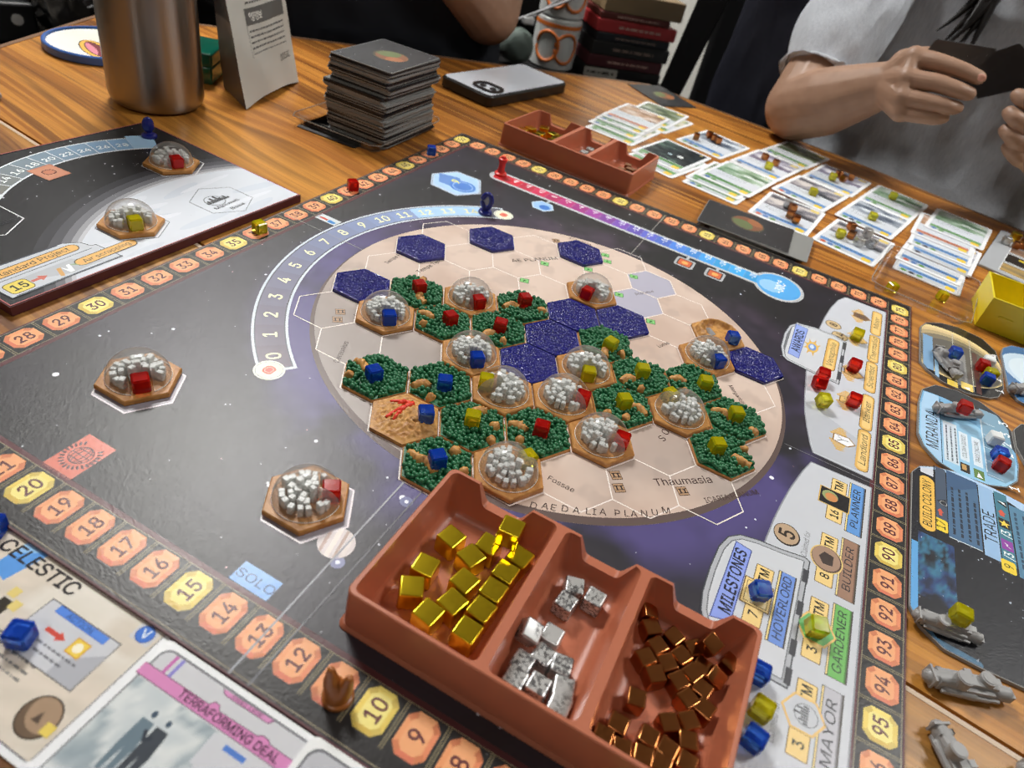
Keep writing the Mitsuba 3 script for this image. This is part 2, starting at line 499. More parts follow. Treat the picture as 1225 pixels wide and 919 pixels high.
for n_ in range(100):
    s_, t_ = divmod(n_, 25)
    ax, ay = ((t_ - 12.5) * DX if t_ else -HX), ((t_ - 12.5) * DY if t_ else -HY)
    x, y = [(-ax, -HY), (-HX, ay), (ax, HY), (HX, -ay)][s_]
    w, h = (6.9, 8.8) if s_ in (0, 2) else (7.3, 8.3)
    five = n_ % 5 == 0
    o = affinity.translate(octagon(w, h, 3.2), x, y)
    tr.poly(o, (206, 182, 90) if five else (206, 124, 84), 2)
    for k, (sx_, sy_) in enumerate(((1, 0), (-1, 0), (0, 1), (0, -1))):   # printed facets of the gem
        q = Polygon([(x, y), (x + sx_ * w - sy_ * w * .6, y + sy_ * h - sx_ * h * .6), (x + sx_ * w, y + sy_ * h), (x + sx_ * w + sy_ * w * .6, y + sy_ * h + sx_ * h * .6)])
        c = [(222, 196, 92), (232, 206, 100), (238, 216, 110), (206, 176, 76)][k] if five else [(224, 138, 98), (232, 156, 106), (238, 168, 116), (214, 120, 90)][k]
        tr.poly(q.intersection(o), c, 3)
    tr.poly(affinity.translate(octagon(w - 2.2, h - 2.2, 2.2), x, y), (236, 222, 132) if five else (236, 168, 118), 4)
    tr.text(str(n_), 6.4 if n_ > 9 else 6.8, x, y, 90, (92, 38, 44), 6, True, .86)
    if t_:
        for q in (-.5, .5):
            if s_ in (0, 2):
                tr.line([(x + q * DX + (.55 if q < 0 else -.55), y - 10), (x + q * DX + (.55 if q < 0 else -.55), y + 10)], .32, (158, 146, 110), 3)
            else:
                tr.line([(x - 9.4, y + q * DY + (.55 if q < 0 else -.55)), (x + 9.4, y + q * DY + (.55 if q < 0 else -.55))], .32, (158, 146, 110), 3)
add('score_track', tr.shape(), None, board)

# the planet with its hexagonal map
SH, HCX, HCY = 21.40, 94.84, -92.10
RT = math.sqrt(3) * SH * .9978


def cell(i, j):
    return HCX + 1.5 * SH * i, HCY + RT * (j + i / 2)


PC, PR = (-.5, 3.3), 159.3
pm = Print(ZB)
pm.dot(PC[0], PC[1], PR, (200, 160, 140), 2, 60)
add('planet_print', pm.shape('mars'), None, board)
pl = Print(ZB)
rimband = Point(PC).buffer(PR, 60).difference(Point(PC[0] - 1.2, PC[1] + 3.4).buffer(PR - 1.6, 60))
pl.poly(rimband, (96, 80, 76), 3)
HEXES = []
for i in range(-7, 2):
    c = i + 3
    n = 9 - abs(c)
    j0 = {-7: 3, -6: 2, -5: 1, -4: 0, -3: 0, -2: 0, -1: 0, 0: 0, 1: 0}[i]
    for j in range(-2, 11):
        x, y = cell(i, j)
        if math.hypot(x + 1.5, y + 1) < 151:
            HEXES.append((i, j))
            pl.ring(affinity.translate(hexagon(SH), x, y), .7, (236, 226, 220), 5)
for i, j in ((-2, 7), (-2, 6)):
    x, y = cell(i, j)
    pl.poly(affinity.translate(hexagon(SH * .97), x, y), (176, 174, 190), 4)
INK = (70, 52, 48)
DAED = [(51.2, -140.1), (56.3, -136.8), (60.1, -135.1), (65.4, -132.2), (70.8, -129.5), (76.2, -126.4), (79.0, -124.7), (82.8, -122.0), (89.4, -118.0), (93.7, -115.2), (97.1, -113.0), (101.5, -109.4), (106.1, -105.1), (110.9, -100.0)]
for ch, (x, y) in zip('DAEDALIAPLANUM', DAED):
    pl.text(ch, 4.2, x, y, math.degrees(math.atan2(x - PC[0], -(y - PC[1]))) * .62, INK, 6)
pl.text('Thaumasia', 5.2, 113, -72.3, 41, INK, 6)
pl.text('Fossae', 3.4, 57, -117.6, 0, INK, 6)
pl.text('ICARIA PLANUM', 3.6, 140, -66, 47, INK, 6, False, .92)
for ch, y in (('S', -46), ('O', -39), ('L', -32), ('I', -26)):
    pl.text(ch, 4.6, 92.6, y, 78, INK, 6)
pl.text('AE PLANUM', 4.4, -58, 92, 52, INK, 6, False, 1.2)
pl.text('Tempe Terra', 3.6, -112, 22, 84, INK, 6)
pl.text('Tempe Fossae', 3.2, -137, 16, 92, INK, 6)
pl.text('Ceraunius', 3.4, -96, -103, 112, INK, 6)
pl.text('Ascraeus', 3.2, 30, 112, 58, INK, 6)
pl.text('Uranius', 3.0, -112, -60, 84, INK, 6)
pl.text('PLANITIA', 3.0, -42, 152, 10, INK, 6)
pl.text('Noctis', 3.2, 92, 70, 70, INK, 6)
pl.text('Lunae', 3.0, 64, 52, 66, INK, 6)
pl.text('Margaritifer', 3.0, 124, 30, -50, INK, 6)
for x, y in ((79.6, -92.8), (84.3, -100.6), (115.0, -80.3), (-122, -70), (-118, -78), (-58, 136)):
    pl.poly(affinity.rotate(sbox(x - 3.2, y - 3.2, x + 3.2, y + 3.2), 40), (96, 74, 60), 6)
    pl.poly(affinity.rotate(sbox(x - 2.8, y - 2.8, x + 2.8, y + 2.8), 40), (176, 142, 112), 7)
    pl.text('II', 3.2, x, y, 40, (40, 32, 30), 8, True, 1.4)
for x, y in ((-49.0, 92.2), (-49.6, 56.2), (-16.4, 146.1), (-11.0, 136.9), (-18.4, 111.6), (15.1, 130.0), (15.2, 93.1), (47.4, 74.7), (12.6, -98.6)):
    pl.poly(affinity.rotate(sbox(x - 3.4, y - 3.0, x + 3.4, y + 3.0), 20), (52, 110, 56), 6)
    pl.poly(affinity.rotate(sbox(x - 3.0, y - 2.6, x + 3.0, y + 2.6), 20), (132, 196, 120), 7)
    pl.poly(affinity.rotate(Polygon([(x - 1.2, y - 1.6), (x + 1.6, y), (x - .4, y + 1.6)]), 20), (40, 96, 44), 8)
add('hex_map', pl.shape(), None, board)

# oxygen track: an arc
ox = Print(ZB)
OC, RO, RI = (-10.4, 3.9), 185.6, 164.5
A0, A1 = math.radians(235), math.radians(126)


def arcband(r0, r1, a0, a1, n=14):
    t = np.linspace(a0, a1, n)
    return Polygon([(OC[0] + r1 * math.cos(a), OC[1] + r1 * math.sin(a)) for a in t] + [(OC[0] + r0 * math.cos(a), OC[1] + r0 * math.sin(a)) for a in t[::-1]])


ox.poly(arcband(RI, RO, A0, A1, 80), (206, 214, 224), 2)
ox.poly(arcband(RI + 1.6, RO - 1.6, A0 - .012, A1 + .012, 80), (90, 92, 104), 3)
NA = [math.atan2(y - OC[1], x - OC[0]) % (2 * math.pi) for x, y in ((-130.3, -125.4), (-141.6, -114.5), (-153.1, -96.3), (-165, -76), (-171.7, -57.1), (-178, -37.9), (-183.2, -15.7), (-184, .8), (-182.3, 22.1), (-178.9, 39.5), (-173.2, 58.4), (-166.4, 75.5), (-155.7, 92.6), (-145.7, 110.2), (-132, 126))]
NA = np.linspace(NA[0] + .06, NA[-1] + .02, 15)
step = NA[1] - NA[0]
for k, a in enumerate(NA):
    u = k / 14
    c = np.array((104, 94, 108)) * (1 - u) + np.array((150, 176, 222)) * u if k < 12 else np.array((170, 205, 240))
    ox.poly(arcband(RI + 2.4, RO - 2.4, a - step / 2 + .0016, a + step / 2 - .0016), c, 4)
    r = (RI + RO) / 2
    ox.text(str(k), 8.0, OC[0] + r * math.cos(a), OC[1] + r * math.sin(a), math.degrees(a) - 90, (240, 238, 196), 6, True, .95)
a = NA[0] - step * .62
ox.text('%', 6, OC[0] + 175 * math.cos(a), OC[1] + 175 * math.sin(a), math.degrees(a) - 90, (240, 238, 196), 6, True)
for x, y in ((-115.0, -142.2), (-112.5, 143.0)):
    ox.dot(x, y, 8.6, (230, 230, 214), 5, 10)
    ox.dot(x, y, 7.6, (110, 120, 150), 6, 10)
    ox.dot(x, y, 7.2, (240, 236, 206), 7, 10)
    ox.poly(rrect(6.4, 7.2, 2.4, x, y), (214, 96, 78), 8)
    ox.ring(rrect(4, 4.6, 1.6, x, y), .5, (240, 170, 150), 9)
add('oxygen_track', ox.shape(), None, board)

# temperature track
te = Print(ZB)
band = LineString([(-153, 215.5), (112, 215.5)]).buffer(11.2)
oval = affinity.translate(affinity.scale(Point(0, 0).buffer(1, 16), 22.5, 25.5), 122.5, 216.5)
te.poly(unary_union([band, oval]), (204, 208, 212), 2)
te.poly(unary_union([band.buffer(-1.0), oval.buffer(-1.0)]), (96, 98, 108), 3)
te.poly(unary_union([band.buffer(-1.4), oval.buffer(-1.4)]), (196, 200, 206), 4)
te.poly(oval.buffer(-3.0), (86, 168, 232), 6)
te.poly(affinity.translate(affinity.scale(oval.buffer(-3.5), .55, .5), -6, -4), (150, 202, 240), 7)
hot = [(205, 44, 52), (204, 50, 92), (170, 58, 150), (112, 84, 186), (84, 130, 222), (66, 170, 236), (62, 166, 234)]
for k in range(20):
    x = -152 + 13.95 * k
    u = k / 19 * 6
    a_, b_ = int(u), min(int(u) + 1, 6)
    c = np.array(hot[a_]) * (1 - u + a_) + np.array(hot[b_]) * (u - a_)
    te.poly(sbox(x - 6.9, 207.4, x + 6.9, 223.6).intersection(band.buffer(-2.8)), c * (1.0 if k % 2 else .92), 5)
    if 0 < k < 19:
        te.text('%+d' % (8 - 2 * k) if k != 4 else '0', 5.2, x, 217.6, 90, (240, 244, 250), 8, True, .9)
te.text('-30C\u00b0', 7.5, 124, 216.5, 90, (240, 246, 252), 8, True, .85)
ho = Polygon([(-199.7, 165.2), (-187, 190), (-162, 191), (-147.4, 164.5), (-160.4, 142), (-188, 144)])
te.poly(ho, (200, 214, 230), 2)
te.ring(ho.buffer(-1.2), .5, (70, 90, 140), 3)
te.poly(ho.buffer(-2.4), (172, 205, 240), 4)
te.poly([(-196, 172), (-178, 178), (-166, 168), (-172, 156), (-186, 155)], (104, 142, 205), 5)
te.poly(Point(-166, 164).buffer(12).intersection(ho.buffer(-3)), (84, 130, 205), 6)
te.ring(Point(-166, 164).buffer(9), .8, (170, 205, 245), 7)
te.text('9', 8, -176, 168, 90, (240, 236, 140), 8, True)
h2 = affinity.translate(hexagon(11.5), -95.6, 189.4)
te.poly(h2, (186, 206, 226), 2)
te.poly(h2.buffer(-1.6), (150, 190, 232), 3)
te.poly(Point(-93, 188).buffer(5), (64, 120, 200), 4)
te.rect(-96.5, 198, -94.5, 205, (196, 206, 214), 2)
for x, y in ((42.9, 190.5), (70.1, 191.5)):
    te.poly(rrect(17, 17.5, 2.5, x, y), (176, 178, 182), 2)
    te.poly(rrect(13, 13.5, 1.5, x, y), (60, 52, 52), 3)
    te.poly(rrect(11, 11.5, 1.5, x, y), (206, 104, 66), 4)
    te.poly(rrect(5.5, 6, 2, x, y), (236, 170, 96), 5)
    te.rect(x - 1.2, y + 8, x + 1.2, y + 14, (186, 190, 194), 2)
add('temperature_track', te.shape(), None, board)

# award and milestone panels
GOLD, GOLD2 = (222, 178, 98), (238, 204, 132)


def tag_plate(P, x, y, t):
    P.poly(rrect(9.2, 12.5, .6, x, y), (110, 84, 40), 5)
    P.poly(rrect(8.4, 11.7, .5, x, y), (236, 206, 136), 6)
    P.text(t, 4.6, x, y, 90, (30, 24, 20), 7, True, .9)


def plate(P, x0, y0, x1, y1, c, t, h, ink=(26, 28, 40), sp=1.15):
    P.rect(x0 - 1.3, y0 - .6, x1 + .8, y1 + .6, (70, 66, 60), 5)
    P.rect(x0 - 1.0, y0, x0 - .3, y1, (236, 214, 150), 6)
    P.rect(x0, y0 - .3, x1, y1 + .3, c, 6)
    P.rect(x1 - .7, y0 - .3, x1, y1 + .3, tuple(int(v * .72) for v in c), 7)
    P.text(t, h, (x0 + x1) / 2 - .4, (y0 + y1) / 2, 90, ink, 8, False, sp, slant=.12)


aw = Print(ZB)
A = [(214.5, 250.5), (178.3, 249.3), (172.8, 237), (168.3, 217), (165.3, 194), (163, 168.5), (160.5, 130), (161.4, 100.9), (164.4, 66.2), (166.9, 46.4), (170.8, 28.3), (174.7, 12.9), (177.5, 5.6), (214.5, 5.3)]
aw.poly(Polygon(A), (150, 154, 162), 3)
aw.poly(Polygon(A).buffer(-.8), (200, 204, 212), 4)
aw.poly(Polygon([(166, 58), (186, 50), (205, 40), (205, 8), (178, 7), (171, 30)]), (186, 190, 198), 5)
names = ((241, 'Miner'), (194, 'Thermalist'), (148, 'Scientist'), (98, 'Banker'), (52, 'Landlord'))
for (y, t) in names:
    aw.poly(rrect(8.8, 46, 3.4, 207, y - 20), (90, 70, 44), 5)
    aw.poly(rrect(8.0, 45, 3.2, 207, y - 20), GOLD, 6)
    aw.poly(rrect(5.6, 41, 2.4, 207.2, y - 20), GOLD2, 7)
    aw.text(t, 4.4, 207, y - 20, 90, (104, 84, 56), 8, False, 1.35, slant=.2)
for y in (222, 179, 122, 81, 32.6):
    x = 193.5
    for k in range(5):
        aw.poly(Polygon([(x - 8 + 1.2 * k, y + 3 + 2 * k), (x + 3, y + 3 + 2 * k), (x + 3 - k, y + 4.6 + 2 * k), (x - 8 + 1.2 * k, y + 4.6 + 2 * k)]), (214, 172, 92), 6)
        aw.poly(Polygon([(x - 8 + 1.2 * k, y - 3 - 2 * k), (x + 3, y - 3 - 2 * k), (x + 3 - k, y - 4.6 - 2 * k), (x - 8 + 1.2 * k, y - 4.6 - 2 * k)]), (214, 172, 92), 6)
    hx = Polygon([(x - 6, y - 4), (x + 4, y - 5.5), (x + 9, y), (x + 4, y + 5.5), (x - 6, y + 4)])
    aw.poly(hx, (150, 112, 56), 7)
    aw.poly(hx.buffer(-.8), (238, 240, 244) if y < 40 else (120, 96, 78) if y == 222 else (226, 190, 120), 8)
    aw.line([(x - 3, y - 2.5), (x, y), (x + 4, y + 1)], .5, (60, 60, 66), 9)
    aw.line([(x - 3, y + 2.5), (x, y)], .5, (60, 60, 66), 9)
for x, y in ((173.5, 187), (180, 172)):
    aw.dot(x, y, 6.6, (80, 62, 44), 5, 8)
    aw.dot(x, y, 6.0, (206, 182, 140), 6, 8)
    aw.text('8' if y > 180 else '14', 6, x, y, 90, (60, 44, 32), 7, True)
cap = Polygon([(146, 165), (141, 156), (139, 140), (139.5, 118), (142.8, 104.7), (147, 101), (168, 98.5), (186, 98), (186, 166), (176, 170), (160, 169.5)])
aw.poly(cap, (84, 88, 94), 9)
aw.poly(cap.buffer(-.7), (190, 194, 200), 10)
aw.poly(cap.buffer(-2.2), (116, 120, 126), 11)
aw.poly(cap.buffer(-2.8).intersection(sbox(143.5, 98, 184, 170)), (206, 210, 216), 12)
for y in (160, 138, 112):
    aw.rect(183.6, y - 8, 186.2, y + 4, (70, 72, 78), 12)
aw.poly([(145.4, 162.5), (146, 111.4), (154.6, 110.4), (155.6, 161.6)], (84, 100, 176), 13)
aw.poly(Polygon([(145.4, 162.5), (146, 111.4), (154.6, 110.4), (155.6, 161.6)]).buffer(-.5), (150, 172, 232), 14)
aw.text('AWARDS', 6.2, 150.4, 136.5, 90, (30, 36, 70), 15, True, .98)
for k in range(7):
    a = math.radians(35 + 42 * k)
    aw.poly(Polygon([(161.8 + 3 * math.cos(a - .5), 135.5 + 4 * math.sin(a - .5)), (161.8 + 7.4 * math.cos(a), 135.5 + 14 * math.sin(a)), (161.8 + 3 * math.cos(a + .5), 135.5 + 4 * math.sin(a + .5))]), (214, 170, 84), 13)
aw.poly(affinity.translate(affinity.scale(Point(0, 0).buffer(1), 4.6, 8.2), 161.8, 135.5), (226, 186, 100), 14)
aw.poly(affinity.translate(affinity.scale(Point(0, 0).buffer(1), 3.0, 5.2), 161.8, 135.5), (120, 150, 210), 15)
aw.poly(affinity.translate(affinity.scale(Point(0, 0).buffer(1), 1.6, 3.2), 161.5, 136), (210, 226, 246), 16)
aw.poly(rrect(9.4, 50, 3.6, 176.4, 137), (100, 76, 40), 13)
aw.poly(rrect(8.6, 49, 3.4, 176.4, 137), GOLD, 14)
aw.poly(rrect(6.0, 45, 2.6, 176.6, 137), GOLD2, 15)
aw.text('Venuphile', 4.6, 176.4, 137, 90, (104, 84, 56), 16, False, 1.3, slant=.2)
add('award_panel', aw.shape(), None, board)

ms = Print(ZB)
M_ = [(214.5, -2), (177.4, -3.6), (173.6, -16), (169, -36), (166, -54), (164.2, -68), (162.5, -88), (150, -150), (158, -254), (214.5, -254)]
ms.poly(Polygon(M_), (140, 144, 152), 3)
ms.poly(Polygon(M_).buffer(-.8), (200, 204, 211), 4)
plate(ms, 202.8, -50, 210.4, -7, (98, 152, 216), 'PLANNER', 4.2, sp=1.3)
plate(ms, 202.2, -99.5, 210, -57, (156, 122, 102), 'BUILDER', 4.2, sp=1.3)
plate(ms, 202, -148, 209.8, -105.7, (112, 182, 96), 'GARDENER', 4.2, sp=1.2)
plate(ms, 201.6, -197, 209.4, -154.8, (188, 188, 196), 'MAYOR', 4.6, sp=1.4)
plate(ms, 201.2, -246, 209.0, -204, (206, 140, 90), 'TERRAFORMER', 3.8, sp=1.0)
for (x, y, t) in ((195.8, -15.7, 'TM'), (195.2, -41.4, '16'), (194.8, -66, 'TM'), (194.7, -91, '8'), (194.5, -114.1, 'TM'), (193.9, -139.2, '3'), (194.4, -163.3, 'TM'), (194.0, -188, '3'), (194, -212, 'TM'), (194, -238, '35')):
    tag_plate(ms, x, y, t)
ms.rect(185.2, -36, 203.2, -21, (214, 178, 104), 8)
ms.rect(185.9, -35.4, 202.5, -21.6, (28, 26, 28), 9)
ms.dot(191.5, -27.5, 4.6, (150, 160, 110), 10, 8)
ms.dot(192.3, -28.3, 3.6, (206, 140, 86), 11, 8)
ms.poly(affinity.translate(affinity.scale(Point(0, 0).buffer(1), 8.6, 9.6), 194.6, -78.7), (226, 198, 130), 8)
ms.poly(affinity.translate(affinity.scale(Point(0, 0).buffer(1), 7.9, 8.9), 194.6, -78.7), (84, 64, 54), 9)
ms.poly(affinity.translate(affinity.scale(Point(0, 0).buffer(1), 7.4, 8.4), 194.3, -78.4), (166, 136, 116), 10)
ms.poly([(190.5, -78.5), (193, -74), (198, -75), (198, -82), (193, -83)], (66, 54, 50), 11)
for y, c in ((-126.8, (112, 180, 110)), (-173.5, (196, 200, 206)), (-225, (210, 150, 110))):
    ms.poly(affinity.translate(hexagon(9.8), 194.4, y), (226, 190, 120), 8)
    ms.poly(affinity.translate(hexagon(8.6), 194.4, y), c, 9)
for k, h in enumerate((2, 4, 3, 6.5, 3.5, 5, 2.5)):
    ms.rect(196.5 - h, -178 + 1.3 * k, 196.5, -177.2 + 1.3 * k, (48, 52, 60), 10)
ms.ring(Point(195.5, -173.5).buffer(5), .3, (48, 52, 60), 10)
ms.poly(affinity.translate(affinity.scale(Point(0, 0).buffer(1), 7.2, 8.0), 172.8, -74.8), (46, 40, 36), 6)
ms.poly(affinity.translate(affinity.scale(Point(0, 0).buffer(1), 6.6, 7.2), 172.6, -74.5), (186, 160, 132), 7)
ms.text('5', 8.4, 172.7, -74.7, 90, (50, 40, 34), 8, True, .95)
ms.text('Claimed for', 3.2, 183, -75, 90, (110, 112, 120), 6, False, .8, slant=.2)
ms.text('Claimed for', 3.2, 183, -184, 90, (110, 112, 120), 6, False, .8, slant=.2)
cap = Polygon([(159, -88.5), (150, -91), (144.5, -96.5), (141.6, -105.9), (140.6, -121.9), (140.8, -138.5), (142.5, -149), (146, -156), (154, -165), (186.5, -166), (187, -86), (184, -84.5), (172, -87)])
ms.poly(cap, (70, 74, 80), 9)
ms.poly(cap.buffer(-.7), (176, 180, 186), 10)
ms.poly(cap.buffer(-2.8), (112, 116, 122), 11)
ms.poly(cap.buffer(-3.4), (204, 208, 214), 12)
for y in (-96, -118, -142, -158):
    ms.rect(184.2, y - 6, 187.2, y + 3, (66, 68, 74), 12)
ms.poly([(149, -97), (158, -98.4), (157, -147.5), (147, -150.5)], (60, 72, 140), 13)
ms.poly(Polygon([(149, -97), (158, -98.4), (157, -147.5), (147, -150.5)]).buffer(-.5), (140, 160, 230), 14)
ms.text('MILESTONES', 5.9, 152.8, -123.2, 90, (22, 24, 44), 15, True, .82, slant=.12)
plate2 = Print(ZB)
ms.rect(172.8, -147.2, 182, -102, (70, 66, 60), 13)
ms.rect(173.2, -146.8, 174, -102.4, (236, 214, 150), 14)
ms.rect(174.5, -147, 181.2, -102.2, (112, 146, 216), 14)
ms.text('HOVERLORD', 4.3, 177.6, -124.5, 90, (24, 28, 52), 15, False, 1.12, slant=.12)
tag_plate(ms, 166.3, -111, 'TM')
tag_plate(ms, 165.5, -137, '7')
for x, y in ((166.3, -111), (165.5, -137)):
    ms.poly(rrect(9.2, 12.5, .6, x, y), (110, 84, 40), 13)
    ms.poly(rrect(8.4, 11.7, .5, x, y), (236, 206, 136), 14)
    ms.text('TM' if y > -120 else '7', 4.6, x, y, 90, (30, 24, 20), 15, True, .9)
ms.rect(157.8, -133, 172.5, -116, (120, 92, 48), 16)
ms.rect(158.4, -132.4, 171.9, -116.6, (236, 208, 140), 17)
ms.ring(sbox(159.6, -131.2, 170.7, -117.8), .3, (90, 70, 40), 18)
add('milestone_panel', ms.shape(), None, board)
# white outlines of the off-planet city spaces
for x, y in ((-154.5, -192.5), (-36.0, -204.2)):
    oc = Print(ZB)
    oc.poly(affinity.translate(hexagon(22.4), x, y), (226, 216, 222), 2)
    oc.poly(affinity.translate(hexagon(21.4), x, y), (150, 146, 156), 3)
    add('city_outline', oc.shape(), None, board)
# ---------------------------------------------------------------- tiles on the board
def glass(tint):
    return {'type': 'dielectric', 'int_ior': 1.49, 'ext_ior': 1.0, 'specular_transmittance': {'type': 'rgb', 'value': list(tint)}}


for n_, c_, t_ in (('blue', (8, 84, 240), (.36, .62, 1.0)), ('red', (240, 18, 12), (1.0, .26, .20)), ('yellow', (252, 240, 6), (1.0, .98, .34))):
    scene['mat_' + n_ + '_cube'] = {'type': 'blendbsdf', 'weight': .29, 'a': glass(t_), 'b': {'type': 'twosided', 'bsdf': principled(c_, .12, .8)}}
scene['mat_dome'] = {'type': 'blendbsdf', 'weight': .13, 'a': {'type': 'thindielectric', 'int_ior': 1.5}, 'b': {'type': 'twosided', 'bsdf': principled((206, 204, 200), .25, .5)}}
scene['mat_clear'] = {'type': 'thindielectric', 'int_ior': 1.5}
scene['mat_dome_rim'] = principled((232, 232, 230), .3)
scene['mat_city'] = principled((214, 217, 215), .32, .5)
scene['mat_tan'] = bump(principled(mikit.proc(lambda p, n, uv: mikit.mix((.50, .235, .065), (.40, .17, .042), mikit.smoothstep(.35, .7, mikit.fbm(p.x * 260, p.y * 260, p.z * 260, 3)))), .42, .4), fine, 1.2e-4)
scene['mat_rock'] = principled(mikit.proc(lambda p, n, uv: mikit.mix((.56, .29, .085), (.40, .18, .05), mikit.smoothstep(.35, .7, mikit.fbm(p.x * 420, p.y * 420, p.z * 420, 3)))), .5, .4)
scene['mat_tree'] = principled(mikit.proc(lambda p, n, uv: mikit.mix((.012, .100, .038), (.026, .17, .070), mikit.fbm(p.x * 500, p.y * 500, p.z * 500, 2))), .32, .5)
scene['mat_ocean'] = principled((10, 14, 104), .15, .7)
scene['mat_lava'] = principled((226, 62, 40), .4)

CUBE = cubemesh(8.4, 8.4, 8.4, .9, (0, 0, 4.2))
CUBE.apply_scale(.001)
CUBES = {c: ply(CUBE, c + '_cube') for c in ('blue', 'red', 'yellow')}


def cube(c, x, y, z, rot, label, group=None, tilt=0, flip=0):
    return solo('player_cube', label, 'cube', CUBES[c], xf(x * .001, y * .001, z, rot, tilt, flip), group)


def facing(x, y):
    return math.degrees(math.atan2(EYE[1] * 1000 - y, EYE[0] * 1000 - x)) + 90


HEXR = 20.7
base_ = slab(hexagon(HEXR), 0, 3.3, .55)
base_.apply_scale(.001)
BASE = ply(base_, 'tan', 35)
g = np.random.default_rng(11)
ds = m3.Manifold.sphere(1.0, 56).scale([15.7, 15.7, 14.6]).trim_by_plane([0, 0, 1], 0)
ds = ds - m3.Manifold.cube([30, 10.4, 40], True).translate([20.6, 0, 10])
me_ = ds.to_mesh()
dm = trimesh.Trimesh(me_.vert_properties[:, :3], me_.tri_verts, process=False)
keep = ~((dm.triangles_center[:, 2] < .02) & (dm.face_normals[:, 2] < -.9))
dm.update_faces(keep)
dm.remove_unreferenced_vertices()
dm.apply_translation([0, 0, 3.3])
dm.apply_scale(.001)
DOME = ply(dm, 'dome', 40)
t_ = np.radians(np.linspace(20, 340, 49))
rm = tube(np.c_[15.6 * np.cos(t_), 15.6 * np.sin(t_), np.full(49, 3.55)], .28, 6)
rm.apply_scale(.001)
RIM = ply(rm, 'dome_rim', True)
CITIES = []
for var in range(3):
    bl = []
    for ring_, n_ in ((0, 1), (3.9, 6), (7.5, 12), (11.0, 17)):
        for k in range(n_):
            a = 2 * math.pi * (k + .5 * g.random()) / n_ + var
            r = ring_ + g.uniform(-.5, .4)
            x, y = r * math.cos(a), r * math.sin(a)
            if x > 3.6 and abs(y) < 6.8:
                continue
            h = (math.sqrt(max(0, 1 - (r / 14.6) ** 2)) * 13.2) * g.uniform(.50, .80) - .5
            if ring_ > 11 and g.random() < .35:
                continue
            w = g.uniform(2.6, 3.7)
            b = cubemesh(w, g.uniform(2.4, 3.5), max(h, 2.2), .35, (0, 0, max(h, 2.2) / 2))
            b.apply_transform(trimesh.transformations.rotation_matrix(a + g.uniform(-.3, .3), [0, 0, 1]))
            b.apply_translation([x, y, 3.3])
            bl.append(b)
    m_ = cat(bl)
    m_.apply_scale(.001)
    CITIES.append(ply(m_, 'city'))
cid = 0


def city(x, y, z, ang, c, label, clabel, hexrot=0, grp='domed city tiles'):
    global cid
    k = thing('city_tile', label, 'city tile', grp)
    add('base', BASE, xf(x * .001, y * .001, z, hexrot), k, label='orange-brown hexagonal base')
    at = xf(x * .001, y * .001, z, ang)
    add('city_blocks', CITIES[cid % 3], at, k, 'stuff', 'cluster of pale grey plastic buildings')
    add('dome', DOME, at, k, label='clear plastic dome with a notch for a cube')
    add('dome_rim', RIM, at, k)
    cid += 1
    a = math.radians(ang)
    cube(c, x + 10.9 * math.cos(a), y + 10.9 * math.sin(a), z + .0033, ang, clabel)


def cell_city(i, j, cx, cy, c, label, clabel):
    x, y = cell(i, j)
    city(x, y, ZB, math.degrees(math.atan2(cy - y, cx - x)), c, label, clabel)


cell_city(-6, 4, -84, -69, 'blue', 'domed city tile next to the leftmost ocean tile, blue cube at its front', 'blue cube in the dome notch of the city next to the leftmost ocean tile')
cell_city(-5, 5, -52, -9, 'red', 'domed city tile in the back row between two red-cube forest tiles', 'red cube in the dome notch of the back city between two forest tiles')
cell_city(-3, 6, -3, 55, 'red', 'domed city tile farthest back on the planet, behind the ocean cluster', 'red cube in the dome notch of the city farthest back on the planet')
cell_city(-4, 3, -25, -64, 'blue', 'domed city tile left of the lower ocean tile, blue cube at its right front', 'blue cube in the dome notch of the city left of the lower ocean tile')
cell_city(-3, 2, -14, -79, 'yellow', 'domed city tile just in front of the lower ocean tile, cube hidden at its left', 'yellow cube at the left side of the city in front of the lower ocean tile')
cell_city(-2, 3, 38, -34, 'yellow', 'domed city tile right of the lower ocean tile, yellow cube at its right', 'yellow cube in the dome notch of the city right of the lower ocean tile')
cell_city(-2, 2, 47, -52, 'red', 'domed city tile in the middle of the planet, red cube at its right', 'red cube seen through the right of the dome in the middle of the planet')
cell_city(-1, 1, 77, -72, 'red', 'domed city tile right of the red-cube forest tile, next to empty spaces', 'red cube at the right side of the city nearest the Thaumasia lettering')
cell_city(-2, 0, 38, -117, 'yellow', 'domed city tile just behind the front resource tray', 'yellow cube hidden at the back of the city just behind the front tray')
cell_city(0, 4, 105, 47, 'blue', 'domed city tile in front of the crater tile at the right of the planet', 'blue cube at the right of the city in front of the crater tile')
cell_city(0, 2, 88, -14, 'yellow', 'domed city tile among the yellow-cube forest tiles at the right', 'yellow cube seen through the back of the dome among the right-hand forest tiles')
city(-157.2, -190.4, ZB, -4 - 30, 'red', 'domed city tile alone on the black space at the far left of the board', 'red cube in the dome notch of the city at the far left of the board', 0)
city(-38.2, -203.2, ZB, 36, 'red', 'domed city tile on the black space behind the striped planet print', 'red cube at the right back of the city beside the striped planet print', 0)

